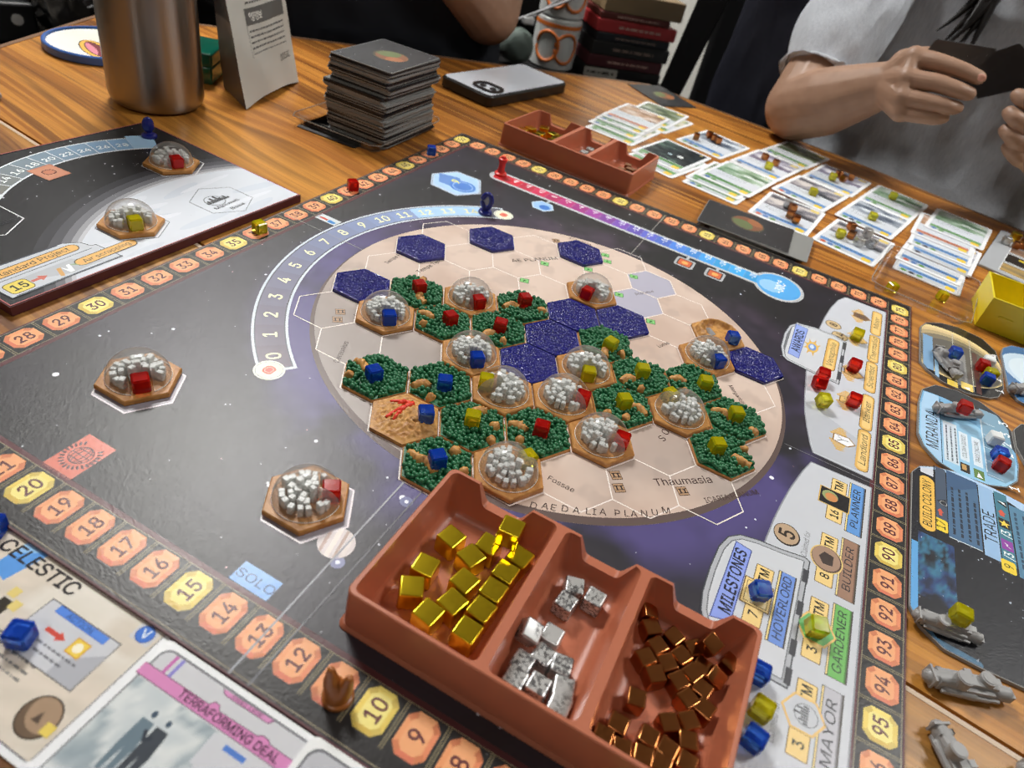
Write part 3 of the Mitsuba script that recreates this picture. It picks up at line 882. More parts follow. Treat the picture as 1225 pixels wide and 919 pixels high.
# oceans
def hexgrid(R, levels, fn, z0):
    v = [[0, 0]] + [[R * math.cos(math.radians(60 * k)), R * math.sin(math.radians(60 * k))] for k in range(6)]
    m = trimesh.Trimesh(np.c_[np.array(v), np.zeros(7)], [(0, k + 1, (k + 1) % 6 + 1) for k in range(6)], process=False)
    for _ in range(levels):
        m = m.subdivide()
    p = np.array(m.vertices)
    edge = np.max([np.abs(p[:, 0] * math.cos(math.radians(60 * k + 30)) + p[:, 1] * math.sin(math.radians(60 * k + 30))) for k in range(3)], axis=0) / (R * math.sqrt(3) / 2)
    p[:, 2] = z0 + fn(p[:, 0], p[:, 1], edge)
    m.vertices = p
    return m


def waves(x, y, e):
    q = np.c_[x * .55, y * .9, np.zeros(len(x))]
    w = np.abs(meshkit.fbm(q, 3, 3) - .5) * 2
    u = meshkit.fbm(np.c_[x * 1.6, y * 1.6, np.ones(len(x))], 2, 9)
    return (1.7 * (1 - w) + 1.0 * u - 1.6) * np.clip((1 - e) * 14, .15, 1) * .9


om = cat([slab(hexagon(HEXR), 0, 2.2, .25), hexgrid(HEXR - .15, 6, waves, 2.35)])
om.apply_scale(.001)
OCEAN = ply(om, 'ocean', 50)
OL = {(-7, 5): 'dark blue ocean tile at the left edge of the planet, next to the first dome', (-7, 7): 'dark blue ocean tile alone near the 8 and 9 of the white arc track',
      (-6, 8): 'dark blue ocean tile at the back edge below the 13 of the arc track', (-4, 8): 'dark blue ocean tile alone at the back of the planet below the coloured bar',
      (-3, 5): 'ocean tile at the back left of the blue cluster, against the rearmost dome', (-2, 5): 'rightmost ocean tile of the blue cluster in the middle',
      (-3, 4): 'ocean tile in the middle of the blue cluster, right of the forest with two red cubes', (-3, 3): 'frontmost ocean tile of the blue cluster, between two domes',
      (1, 4): 'dark blue ocean tile alone at the right edge of the planet'}
for n_, ((i, j), l) in enumerate(OL.items()):
    x, y = cell(i, j)
    solo('ocean_tile', l, 'ocean tile', OCEAN, xf(x * .001, y * .001, ZB, 60 * (n_ * 2 % 6)), 'ocean tiles')

# forests
gb = slab(hexagon(HEXR), 0, 1.9, .25)
gb.apply_scale(.001)
GBASE = ply(gb, 'tan')
ICO = trimesh.creation.icosphere(subdivisions=1, radius=1)


def ridge(pts, r, seed, h=1.0):
    q = np.array(pts, float)
    n = max(5, int(np.linalg.norm(np.diff(q, axis=0), axis=1).sum() / .9))
    s = np.r_[0, np.cumsum(np.linalg.norm(np.diff(q, axis=0), axis=1))]
    u = np.linspace(0, s[-1], n)
    p = np.c_[np.interp(u, s, q[:, 0]), np.interp(u, s, q[:, 1])]
    rr = r * (.55 + .45 * np.sin(np.linspace(.35, 2.8, n)))
    m = tube(np.c_[p, np.full(n, 2.0)], rr, 14)
    v = np.array(m.vertices)
    d = meshkit.fbm(np.c_[v * .9], 3, seed)[:, None] - .5
    v[:, :2] += d * 1.3
    v[:, 2] = 2.0 + (v[:, 2] - 2.0) * 1.35 * h * (1 + .9 * d[:, 0])
    v[:, 2] = np.maximum(v[:, 2], 1.6)
    m.vertices = v
    return m


RIDGES = [[[(-15, 2), (-8, 3), (-4, -1)], [(12, -12), (8, -7)]], [[(-17, -3), (-11, -1), (-6, -3)], [(-9, -11), (-6, -14)]], [[(3, 15), (-2, 10), (-1, 4)], [(14, 3), (9, 5)], [(15, -6), (12, -9)]],
          [[(-16, -2), (-9, -4), (-3, -3), (2, -6)], [(4, 15), (2, 10)], [(16, 2), (12, 3)]]]


def forest(i, j, cx, cy, c, dr_, var, rot, label, clabel):
    x0, y0 = cell(i, j)
    gg = np.random.default_rng(100 + i * 17 + j)
    k = thing('forest_tile', label, 'forest tile', 'forest tiles')
    at = xf(x0 * .001, y0 * .001, ZB)
    add('base', GBASE, at, k, label='brown hexagonal base')
    lx, ly = cx - x0, cy - y0
    R = lambda p: affinity.rotate(p, rot, origin=(0, 0))
    rid = [np.array(R(LineString(q)).coords) for q in RIDGES[var]]
    keepout = unary_union([LineString(q).buffer(2.7) for q in rid] + [Point(lx, ly).buffer(4.3)])
    turf = slab(hexagon(HEXR - .6), 1.9, 2.4, .2)
    pts, tries = [], 0
    inner = hexagon(HEXR - 1.5)
    while tries < 1500:
        tries += 1
        p = gg.uniform(-20, 20, 2)
        q = Point(*p)
        if inner.contains(q) and not keepout.contains(q) and all((p[0] - a[0]) ** 2 + (p[1] - a[1]) ** 2 > 3.0 for a in pts):
            pts.append(p)
    ts = []
    for p in pts:
        s = ICO.copy()
        r = gg.uniform(1.1, 1.75)
        s.apply_scale([r, r, r * 1.15])
        s.apply_translation([p[0], p[1], 3.0 + gg.uniform(0, 1.0)])
        ts.append(s)
    m = cat([turf] + ts)
    m.apply_scale(.001)
    add('trees', ply(m, 'tree', 60), at, k, 'stuff', 'dense dark green moulded treetops')
    pad = tube([(lx, ly, 1.9), (lx, ly, 3.1)], [4.8, 4.2], 9)
    for n_, q in enumerate(rid):
        rm_ = ridge(q, 3.3, 7 * n_ + i + 30)
        rm_.apply_scale(.001)
        add('rock_ridge', ply(rm_, 'rock', 50), at, k, label='sandy brown rock ridge' if n_ == 0 else None)
    pad.apply_scale(.001)
    add('rock_pad', ply(pad, 'rock'), at, k)
    cube(c, cx, cy, ZB + .0031, facing(cx, cy) + dr_, clabel)


forest(-6, 5, -96, -18.5, 'red', 25, 0, 150, 'forest tile at the back left with a big rock ridge and a red cube', 'red cube on the forest tile at the back left')
forest(-5, 4, -61, -36, 'red', 35, 1, 0, 'forest tile with a red cube between three domes on the left', 'red cube on the forest tile between three domes on the left')
forest(-4, 4, -32, -20, 'red', -4, 1, 70, 'forest tile with a red cube left of the middle ocean tile', 'red cube on the forest tile left of the middle ocean tile')
forest(-4, 5, -33.5, 20.5, 'red', 30, 0, 60, 'farthest back forest tile with a red cube and a rock ridge behind it', 'red cube on the farthest back forest tile')
forest(-5, 2, -64.9, -114, 'blue', 30, 1, -20, 'forest tile with a blue cube at the left edge, above the volcano tile', 'blue cube on the leftmost forest tile')
forest(-4, 2, -29.5, -95, 'blue', 4, 1, 40, 'forest tile with a blue cube beside the volcano tile', 'blue cube on the forest tile right above the volcano tile')
forest(-3, 1, -2, -111, 'yellow', 2, 2, 10, 'forest tile with a yellow cube right of the volcano tile', 'yellow cube on the forest tile right of the volcano tile')
forest(-2, 1, 32.4, -93.5, 'red', 3, 1, 10, 'forest tile with a red cube surrounded by domes, near the front', 'red cube on the forest tile nearest the Fossae lettering')
forest(-3, 0, -1.2, -149, 'blue', 25, 3, 0, 'frontmost forest tile with a blue cube, against the tray corner', 'blue cube on the frontmost forest tile by the tray corner')
forest(-2, 4, 35.1, 13.5, 'yellow', -22, 1, 100, 'forest tile with a yellow cube in front of the rightmost cluster ocean', 'yellow cube on the forest tile in front of the ocean cluster')
forest(-1, 3, 62.8, 0, 'yellow', 25, 1, 50, 'forest tile with a yellow cube in the middle of the right-hand forest strip', 'yellow cube in the middle of the right-hand forest strip')
forest(-1, 2, 63.1, -38, 'yellow', 35, 2, -80, 'forest tile with a yellow cube and a rocky corner left of the right-hand dome', 'yellow cube on the rocky forest tile left of the right-hand dome')
forest(0, 3, 101.5, 17.5, 'yellow', 25, 1, 20, 'forest tile with a yellow cube behind the right-hand dome', 'yellow cube on the forest tile behind the right-hand dome')
forest(1, 2, 126.3, -1, 'yellow', 35, 0, 20, 'rightmost forest tile with a yellow cube and a sandy patch', 'yellow cube on the rightmost forest tile')
forest(1, 1, 122.7, -39, 'yellow', 40, 1, 165, 'forest tile with a yellow cube at the front right, above the Icaria lettering', 'yellow cube on the front right forest tile')

# volcano and crater tiles
vb = slab(hexagon(HEXR), 0, 2.4, .25)


def mound(x, y, e):
    r = np.hypot(x - 3, y - 1)
    h = 4.6 * np.exp(-(r / 9.5) ** 2) - 1.6 * np.exp(-(r / 2.6) ** 2)
    w = np.abs(meshkit.fbm(np.c_[x * .38, y * .38, 0 * x], 3, 21) - .5)
    return (h + (1.8 - 5 * w) * np.clip(1.2 - np.abs(r - 9) / 12, 0, 1)) * np.clip((1 - e) * 6, 0, 1) + .05


vx, vy = cell(-4, 1)
k = thing('volcano_tile', 'tan volcano tile with red lava streams and a blue cube', 'volcano tile')
mv = hexgrid(HEXR - .1, 5, mound, 2.4)
mm = cat([vb, mv])
mm.apply_scale(.001)
at = xf(vx * .001, vy * .001, ZB)
add('base', ply(mm, 'rock', 50), at, k)
for pts in ([(-1, 9), (-2.5, 3), (-6, -3), (-7, -8)], [(-2.5, 3), (-2.6, -3), (-2.4, -8)], [(-2, 8), (-7, 8), (-13, 5)], [(-6, 8), (-8, 5)]):
    q = np.array(pts, float)
    u = np.linspace(0, len(q) - 1, 14)
    px, py = np.interp(u, range(len(q)), q[:, 0]), np.interp(u, range(len(q)), q[:, 1])
    ex = np.zeros(14)
    zz = 2.4 + mound(px, py, ex) + .1
    tb = tube(np.c_[px, py, zz], np.linspace(1.5, .7, 14), 8)
    tb.apply_scale(.001)
    add('lava_stream', ply(tb, 'lava', True), at, k, label='red lava stream')
cube('blue', -23.5, -125, ZB + .0042, facing(-23.5, -125) + 12, 'blue cube on the tan volcano tile', tilt=4)
cx_, cy_ = cell(0, 5)


def crater(x, y, e):
    r = np.hypot(x, y)
    n = meshkit.fbm(np.c_[x * .3, y * .3, 0 * x + 4], 3, 5) - .5
    return (4.2 * np.exp(-((r - 14.2 + 3 * n) / 2.6) ** 2) + .8 * n) * np.clip((1 - e) * 9, 0, 1)


k = thing('crater_tile', 'tan crater tile with a raised rim, a grey lump and a blue cube', 'crater tile')
mm = cat([slab(hexagon(HEXR), 0, 2.2, .25), hexgrid(HEXR - .1, 5, crater, 2.2)])
mm.apply_scale(.001)
at = xf(cx_ * .001, cy_ * .001, ZB)
add('base', ply(mm, 'rock', 50), at, k)
lump = cat([hull(np.random.default_rng(4).normal(size=(30, 3)) * [1.2, 2.4, .9]), hull(np.random.default_rng(5).normal(size=(30, 3)) * [.8, .8, 1.1] + [0, 1.5, .6])])
lump.apply_transform(trimesh.transformations.rotation_matrix(.6, [0, 0, 1]))
lump.apply_translation([-6, -4, 4])
lump.apply_scale(.001)
add('grey_lump', ply(lump, 'grey_plastic'), at, k, label='small grey moulded ruin')
cube('blue', 105.5, 86, ZB + .0038, facing(105, 86) + 30, 'blue cube on the rim of the crater tile')
# cubes on the score track
cube('blue', -224.7, 203.3, ZB, facing(-225, 203) + 8, 'blue cube on the score border near 47, next to the far corner')
cube('red', -225.1, 80, ZB, facing(-225, 80) + 15, 'red cube on the score border next to 40')
cube('yellow', -224.8, -29, ZB, facing(-225, -29) + 35, 'yellow cube on the score border between 35 and 37')
# cubes on the award panel
for c, x, y, dr_, tl, l in (('yellow', 191.4, 177.5, 10, 22, 'yellow cube on the second award medal from the back'), ('red', 192.6, 126.5, 12, 20, 'red cube on the middle award medal'),
                            ('red', 172.2, 93.5, 15, 12, 'red cube against the front edge of the AWARDS plate'), ('red', 172.0, 79.5, 30, -25, 'tilted red cube in front of the AWARDS plate, touching the yellow cube'),
                            ('yellow', 175.8, 61, 40, 10, 'yellow cube lying in front of two red cubes on the award panel'), ('red', 195.6, 77.8, 14, 12, 'red cube on the medal beside the fourth gold award label')):
    cube(c, x, y, ZB + (.0014 if tl else .0002), facing(x, y) + dr_, l, None, tl)
for c, x, y, dr_, tl, l in (('blue', 164.8, -124.5, 42, 14, 'blue cube on the gold square beside HOVERLORD'), ('yellow', 192.6, -128.8, 40, 12, 'yellow cube on the green hexagon beside GARDENER'),
                            ('blue', 172.2, -168.8, 20, 6, 'blue cube between the front tray and the MILESTONES plate corner'), ('yellow', 176.4, -184.6, 14, 4, 'yellow cube beside the front tray, between two blue cubes'),
                            ('blue', 175.8, -198.4, 12, 8, 'blue cube beside the front tray, closest to the camera')):
    cube(c, x, y, ZB + .0008, facing(x, y) + dr_, l, None, tl)

# upright markers
scene['mat_navy_plastic'] = principled((22, 30, 112), .22, .6)
scene['mat_red_plastic'] = principled((214, 48, 38), .3, .5)
scene['mat_brown_plastic'] = principled((150, 88, 36), .3, .5)
foot = lathe([(0, 0), (5.6, 0), (5.9, .5), (5.9, 2.0), (5.2, 2.7), (2.6, 3.1), (2.2, 4.2), (0, 4.2)], 28)


def marker(name, label, pos, parts, matn, rot=0, kind='marker'):
    k = thing(name, label, kind)
    for n_, m_ in parts:
        m_ = m_.copy()
        m_.apply_scale(.001)
        add(n_, ply(m_, matn, 40), xf(*pos, rot), k)


tt = np.linspace(0, 2 * math.pi, 33)
ringm = tube(np.c_[3.9 * np.cos(tt), 0 * tt, 11.2 + 6.2 * np.sin(tt)], 2.1, 12)
marker('oxygen_marker', 'navy blue upright ring marker on the white arc track at 14', (-.1255, .1325, ZB), [('foot', foot), ('ring', ringm)], 'navy_plastic', 15)
drop = trimesh.creation.icosphere(subdivisions=3, radius=1)
drop.apply_scale([4.6, 2.3, 6.6])
drop.apply_translation([0, 0, 10.2])
eye_ = trimesh.creation.icosphere(subdivisions=2, radius=1)
eye_.apply_scale([2.2, 2.7, 3.4])
eye_.apply_translation([0, 0, 10.4])
therm = lathe([(0, 2.5), (3.6, 3), (3.0, 7), (3.2, 12), (4.3, 14.5), (4.3, 16.2), (2.6, 16.8), (2.0, 18.6), (0, 19)], 24)
marker('temperature_marker', 'red thermometer-shaped marker at the hot end of the coloured bar', (-.1555, .2190, ZB), [('foot', foot), ('bulb_column', therm)], 'red_plastic')
peaks = bones([[(-.0, 0, 2, 5.0), (-2.6, 0, 9, 3.2), (-3.2, 0, 17, 1.5)], [(0, 0, 2, 5.0), (2.9, 0, 8, 2.6), (3.6, 0, 13.5, 1.6)]], 1.2, 8)
peaks.apply_translation([0, 0, 1.2])
hole = lathe([(0, 0), (1.3, 0), (1.3, .5), (0, .5)], 12)
marker('generation_marker', 'glossy brown two-peaked marker on border cell 11 in front of the tray', (.0305, -.2690, ZB), [('foot', foot), ('peaks', peaks)], 'brown_plastic', 20)
# ---------------------------------------------------------------- resource trays and their metal cubes
scene['mat_terracotta'] = bump(principled((178, 104, 76), .36, .5), lambda p, n, uv: mikit.fbm(p.x * 1500, p.y * 1500, p.z * 1500, 2), 2e-5)


def metal(col, rough):
    return {'type': 'principled', 'base_color': rgb(*col), 'metallic': 1.0, 'roughness': rough, 'specular': .5}


scene['mat_gold'] = metal((236, 208, 48), .16)
scene['mat_copper'] = metal((172, 110, 64), .12)
scene['mat_silver'] = {'type': 'principled', 'metallic': .85, 'specular': .5, 'roughness': .34,
                       'base_color': mikit.proc(lambda p, n, uv: mikit.mix((.70, .71, .71), (.16, .16, .165), mikit.smoothstep(.46, .60, mikit.fbm(p.x * 1100, p.y * 1100, p.z * 1100, 3)) * mikit.smoothstep(.38, .55, mikit.fbm(p.x * 120, p.y * 120, p.z * 120, 2))))}


def tray_mesh():
    """150 x 77 x 23 mm tray with three compartments and a scooped back wall, origin at the front left corner of its foot."""
    def rr(x0, y0, x1, y1, r, z):
        o = np.array(rrect(x1 - x0, y1 - y0, r, (x0 + x1) / 2, (y0 + y1) / 2, 5).exterior.coords)[:-1]
        return np.c_[o, np.full(len(o), z)]

    def man(p):
        return m3.Manifold.hull_points(np.asarray(p, np.float64))
    W, D, H = 153.0, 82.5, 23.4
    body = man(np.vstack([rr(0, 0, W, D, 3.4, 1.2), rr(.6, .6, W - .6, D - .6, 3.4, H - .5), rr(1.1, 1.1, W - 1.1, D - 1.1, 3.2, H)]))
    body = body + man(np.vstack([rr(-1.3, -1.3, W + 1.3, D + 1.3, 3.6, 0), rr(-1.3, -1.3, W + 1.3, D + 1.3, 3.6, .8), rr(-.2, -.2, W + .2, D + .2, 3.4, 2.2)]))
    s = trimesh.creation.icosphere(subdivisions=2, radius=1).vertices
    for a, b in ((2.4, 57.6), (61.2, 98.4), (102.0, 150.6)):
        low = np.vstack([s * 7 + [x, y, 9] for x in (a + 9.5, b - 9.5) for y in (11.5, D - 13)])
        body = body - man(np.vstack([low, rr(a + .8, 3.0, b - .8, D - 3.0, 3.0, H - 1), rr(a + .3, 2.5, b - .3, D - 2.5, 3.2, H), rr(a + .3, 2.5, b - .3, D - 2.5, 3.2, H + 5)]))
    for a, b in ((17.5, 42.5), (69.5, 93.5), (113.5, 138.0)):
        q = Polygon([(a - 6, H + 9), (a - 1.5, H + .2), (a + 3.5, H - 10.5), (b - 3.5, H - 10.5), (b + 1.5, H + .2), (b + 6, H + 9)]).buffer(-3, quad_segs=5).buffer(6, quad_segs=5).buffer(-3, quad_segs=5)
        c = m3.CrossSection([np.array(q.exterior.coords)[:-1][::-1].tolist()])
        body = body - m3.Manifold.extrude(c, 9).rotate([90, 0, 0]).translate([0, D + 3, 0])
    me = body.refine_to_length(4.0).to_mesh()
    m = trimesh.Trimesh(me.vert_properties[:, :3], me.tri_verts, process=True)
    m.apply_scale(.001)
    return m


TRAY = ply(tray_mesh(), 'terracotta', 38)
solo('resource_tray', 'terracotta tray with three compartments of metal cubes, standing on the front of the board', 'tray', TRAY, xf(.0131, -.2450, ZB))
solo('resource_tray', 'terracotta tray of metal cubes standing on the table behind the far edge of the board', 'tray', TRAY, xf(-.1985, .2975, 0, -3.2))


def metal_cube(s, b, mat):
    m = rbox(s, s, s, b, (0, 0, 0), 1)
    m.apply_scale(.001)
    return ply(m, mat, 30)


METAL = {'gold': (metal_cube(10.2, .9, 'gold'), 10.2), 'silver': (metal_cube(8.6, 1.0, 'silver'), 8.6), 'copper': (metal_cube(7.6, .8, 'copper'), 7.6)}
WORD = {'gold': 'shiny gold cube', 'silver': 'worn silver cube', 'copper': 'shiny copper cube'}


def resource(kind, x, y, ztop, rot, label, group=None, rx=0, ry=0):
    s, h = METAL[kind]
    solo('resource_cube', label, 'cube', s, xf(x * .001, y * .001, (ztop - h / 2) * .001, rot, rx, ry), group)


PILE = {
    'gold': [(30.7, -189.8, 15.5, -12), (43.1, -193.7, 15.5, -19), (29.3, -209.1, 15.5, 5), (30.3, -221.3, 15.5, 29), (47, -206.4, 15.5, -12), (47.9, -217.8, 15.5, -13), (42.3, -227.5, 15.5, -8), (59.5, -192, 15.5, -3), (59.4, -203.1, 15.5, -3), (59.6, -214.1, 15.5, -6), (46.6, -183.4, 15.5, -3), (61.3, -181.1, 15.5, -7), (59.4, -225.5, 15.5, -3), (52.6, -176.8, 25.5, 6)],
    'silver': [(88, -179.4, 13.5, 17), (98.1, -179.7, 13.5, -3), (88, -188.9, 13.5, -7), (89.2, -206.6, 13.5, -2), (89.9, -216.8, 13.5, -9), (84, -223.9, 13.5, -4), (97.9, -216.5, 13.5, 9), (84.4, -231.5, 13.5, -2), (93.3, -228.9, 13.5, -2), (102.2, -224.7, 13.5, 13), (103.5, -231.8, 13.5, 0), (80.5, -212.3, 19, 12)],
    'copper': [(120.3, -170.9, 13.5, 31), (124.6, -178.2, 12.5, 40), (134.6, -177, 12.5, -25), (129.5, -185.3, 12.5, -34), (143.9, -177.1, 12.5, 43), (126.6, -193.3, 12.5, -40), (135.3, -190.5, 12.5, -44), (139.8, -183.9, 12.5, -30), (132.5, -198.2, 12.5, 40), (141.8, -195.4, 12.5, -38), (146, -189, 12.5, -27), (149.1, -183.3, 12.5, -15), (159.7, -174.7, 12.5, -20), (151.5, -193.2, 12.5, -14), (148.6, -174.9, 19.5, -19), (154.5, -185.3, 14.5, -11), (147.2, -200.7, 12.5, -32), (154.4, -200.8, 12.5, -15), (128.8, -212, 12.5, 12), (143.1, -214.2, 12.5, 35), (149.8, -209.2, 12.5, 42), (125.8, -225.4, 12.5, -1), (122.3, -232.8, 12.5, 3), (130.1, -233.4, 12.5, 13), (137.7, -223.6, 12.5, -2), (145.4, -224, 12.5, -9), (151.5, -216.8, 12.5, 18), (137.9, -231.4, 12.5, 8), (144.8, -230.8, 12.5, -5), (153.3, -224.9, 12.5, -2)]}
ORD = ['', 'first', 'second', 'third', 'fourth', 'fifth', 'sixth', 'seventh', 'eighth', 'ninth'] + ['%dth' % q if q % 10 not in (1, 2, 3) or q < 14 else '%d%s' % (q, ('st', 'nd', 'rd')[q % 10 - 1]) for q in range(10, 100)]
where = {'gold': 'left', 'silver': 'middle', 'copper': 'right'}
for kind, rows in PILE.items():
    lowest = {'gold': 15.7, 'silver': 14.1, 'copper': 13.1}[kind]
    order = sorted(q[1] for q in rows if q[2] <= lowest)
    for n_, (x, y, z, r) in enumerate(rows):
        rank = ORD[1 + order.index(y)] if y in order else ''
        low = {'gold': 15.5, 'silver': 13.9, 'copper': 12.9}[kind]
        up = z > low + .2
        z = max(z, low) if not up else z
        ty = {'silver': 24, 'copper': 18}.get(kind, 0) if up else 0
        top = {'copper': 'highest one at the back wall' if x > 140 and y > -176 else 'near the back wall' if y > -173 else 'near the left partition' if x < 125 else 'leaning at the right wall'}.get(kind, 'tilted' if kind == 'silver' else 'nearest the camera side')
        resource(kind, x, y, z, r, f'{WORD[kind]} in the {where[kind]} part of the front tray, {rank} from its front wall' if not up else f'{WORD[kind]} lying on others in the front tray, {top}', f'{kind} cubes in the front tray', ty * .6, ty)
g = np.random.default_rng(8)
for kind, cx, cy, n in (('gold', -168, 346, 9), ('silver', -112, 345, 3), ('copper', -62, 340, 7)):
    put_ = []
    for k_ in range(n):
        for _ in range(80):
            p = np.array([cx, cy]) + g.uniform(-1, 1, 2) * ([21, 17] if kind == 'gold' else [11, 14])
            if all(np.abs(p - q).max() > 10.9 * METAL[kind][1] / 10 for q in put_):
                break
        put_.append(p)
    put_.sort(key=lambda p: p[1])
    for k_, p in enumerate(put_):
        resource(kind, p[0], p[1], 2.3 + METAL[kind][1] + .3, g.uniform(-20, 20), f'{WORD[kind]} in the tray behind the board, {ORD[k_ + 1]} from its near wall', f'{kind} cubes in the far tray')
# ---------------------------------------------------------------- second board on the left (cloud planet), its corner overlaps the main board's edge
VT = .0062
vk = thing('cloud_planet_board', 'smaller board with a pale cloud planet and a blue arc track, at the left', 'game board')
VP = Polygon([(-249.5, -192.6), (-241.2, 34.2), (-413.5, 40.5), (-421.8, -186.3)])
m_ = slab(VP, .35, 6.14)
m_.apply_scale(.001)
add('body', ply(m_, 'maroon'), None, vk)
ve = Print(VT)
ve.poly(VP.buffer(-.6, join_style=2), (26, 27, 32), 0)
pln = Point(-170, -30).buffer(146, 60).intersection(VP.buffer(-1.2, join_style=2))
for k, (gr, c) in enumerate(((24, (44, 45, 52)), (17, (70, 71, 78)), (11, (104, 105, 112)), (6, (146, 148, 154)), (2.5, (184, 186, 192)))):
    ve.poly(Point(-170, -30).buffer(146 + gr, 60).intersection(VP.buffer(-1.2, join_style=2)), c, 1 + k)
ve.poly(pln, (205, 211, 220), 7)
gg = np.random.default_rng(3)
for k in range(26):
    x, y = gg.uniform(-312, -245), gg.uniform(-185, 25)
    cl = affinity.rotate(affinity.scale(Point(x, y).buffer(1, 6), gg.uniform(2, 5), gg.uniform(8, 26)), gg.uniform(-12, 12))
    ve.poly(cl.intersection(pln.buffer(-1)), (212, 217, 226) if k % 2 else (197, 205, 216), 8 + k % 2)
for k in range(90):
    x, y = gg.uniform(-412, -318), gg.uniform(-180, 36)
    if VP.contains(Point(x, y)):
        ve.dot(x, y, .25 + .9 * gg.random() ** 4, (215, 218, 228), 7, 2)
ve.ring(VP.buffer(-1.0, join_style=2), .9, (168, 92, 92), 12)
VC0 = (-268, -50)


def varc(r0, r1, a0, a1, n=30):
    t = np.radians(np.linspace(a0, a1, n))
    return Polygon([(VC0[0] + r1 * math.cos(a), VC0[1] + r1 * math.sin(a)) for a in t] + [(VC0[0] + r0 * math.cos(a), VC0[1] + r0 * math.sin(a)) for a in t[::-1]])


ve.poly(varc(115.5, 138.5, 148, 236).intersection(VP.buffer(-1.5)), (214, 220, 226), 7)
for k, t in enumerate(('12', '14', '16', '18', '20', '22', '24', '26', '28')):
    a0 = 212 - 6.55 * k
    c = np.array((120, 122, 118)) * (1 - k / 8) + np.array((128, 166, 204)) * (k / 8)
    ve.poly(varc(117, 137, a0 - 3.1, a0 + 3.1, 6).intersection(VP.buffer(-2)), c, 8)
    ve.text(t, 5.4, VC0[0] + 125.5 * math.cos(math.radians(a0)), VC0[1] + 125.5 * math.sin(math.radians(a0)), a0 - 90, (232, 238, 240), 9, True, 1.05)
ve.poly(varc(117, 142, 148, 156.4, 6).intersection(VP.buffer(-2)), (160, 196, 226), 8)
ve.poly(affinity.rotate(sbox(-385.4, -84.5, -364.6, -66), 4), (196, 130, 104), 10)
ve.poly(affinity.rotate(sbox(-384, -83, -366, -67.4), 4), (206, 144, 116), 11)
ve.poly(rrect(8, 9, 3, -375, -75.4), (110, 62, 50), 12)
ve.poly(rrect(6.4, 7.4, 2.6, -375, -75.4), (198, 128, 100), 13)
for cx, cy, dk in ((-339.5, -147.5, False), (-271.6, -17.2, True), (-336, -1.5, False), (-280.3, -86.8, True)):
    hx = affinity.translate(hexagon(22.6), cx, cy)
    ve.ring(hx.intersection(VP.buffer(-2)), .5 if dk else .9, (120, 126, 134) if dk else (214, 214, 218), 12)
ve.poly(affinity.translate(hexagon(21), -339.5, -147.5).intersection(varc(60, 96, 150, 260)), (150, 152, 160), 7)
ve.text('opolis', 4.4, -331, -142, 90, (40, 42, 52), 13, False, 1.2)
for k, h in enumerate((2, 4, 3, 7, 3.5, 8, 4, 2.6, 4.6, 2)):
    ve.rect(-271.5 - h, -30 + 2.1 * k, -271, -28.4 + 2.1 * k, (26, 28, 34), 13)
ve.ring(Point(-273.5, -22).buffer(7.4), .4, (26, 28, 34), 13)
ve.text('Maxwell', 3.3, -264.6, -19.5, 92, (44, 48, 58), 13, False, 1.35)
ve.text('Base', 3.3, -257.8, -16, 92, (44, 48, 58), 13, False, 1.35)
bx_ = [(-289.5, -172), (-288.5, -132), (-283, -124), (-276, -122), (-275, -119), (-253.5, -117.5), (-255.4, -187), (-267, -187.5), (-289, -187)]
ve.poly(bx_, (60, 66, 76), 12)
ve.poly(Polygon(bx_).buffer(-.6), (196, 201, 208), 13)
ve.poly([(-270, -182), (-270, -140), (-257, -128), (-257, -150)], (180, 184, 190), 14)
ve.line([(-288.6, -172), (-287.6, -136)], .7, (70, 80, 92), 14)
ve.line([(-273.5, -186), (-272.8, -124)], .6, (90, 98, 108), 14)
ve.line([(-256.3, -184), (-254.6, -118)], .7, (90, 98, 108), 14)
for (y0, y1, x, t, h, dk) in ((-186, -129, -280.2, 'Standard Project', 4.4, 1), (-141, -101, -263.4, 'Air scrapping', 3.9, 1)):
    ve.poly(LineString([(x, y0 + 3), (x, y1 - 3)]).buffer(4.3), (66, 48, 30), 15)
    ve.poly(LineString([(x, y0 + 3), (x, y1 - 3)]).buffer(3.7), (228, 178, 104), 16)
    ve.text(t, h, x, (y0 + y1) / 2, 91, (54, 38, 26), 17, False, 1.0)
ve.poly(rrect(12, 14, 3, -263.6, -177.4), (110, 92, 40), 15)
ve.poly(rrect(11, 13, 2.6, -263.6, -177.4), (226, 206, 96), 16)
ve.text('15', 6, -263.6, -177.4, 91, (40, 36, 24), 17, True, .95)
ve.poly([(-264.6, -170), (-264.6, -165), (-266.6, -165), (-263.4, -160.4), (-260.4, -165), (-262.4, -165), (-262.4, -170)], (200, 110, 96), 15)
ve.poly(varc(0, 1, 0, 1, 3).buffer(0), (0, 0, 0), 15)
ve.poly([(-258, -156), (-266, -153), (-266, -150.4), (-260, -152.6), (-257, -154)], (206, 160, 96), 15)
ve.poly([(-266, -150.6), (-258, -147), (-258, -149.6)], (246, 248, 250), 16)
ve.poly([(-258, -149.6), (-266, -147), (-266, -144.6), (-258, -147)], (240, 244, 246), 17)
ve.poly([(-266, -146), (-263, -139.6), (-259, -138.6), (-262, -142)], (140, 170, 120), 15)
add('printed_face', ve.shape(), None, vk)
city(-336.4, -2.6, VT + .0002, -22, 'red', 'domed city tile at the back corner of the cloud planet board beside the navy marker', 'red cube in the dome notch on the dark part of the cloud planet board', 0)
city(-280.9, -87.4, VT + .0002, -26, 'yellow', 'domed city tile on the pale cloud planet, yellow cube at its front', 'yellow cube in the dome notch on the pale cloud planet', 0)
marker('drop_marker', 'navy blue oval marker at the end of the blue arc track near the tumbler', (-.387, .0215, VT), [('foot', foot), ('oval_head', cat([drop, eye_]))], 'navy_plastic', 60)

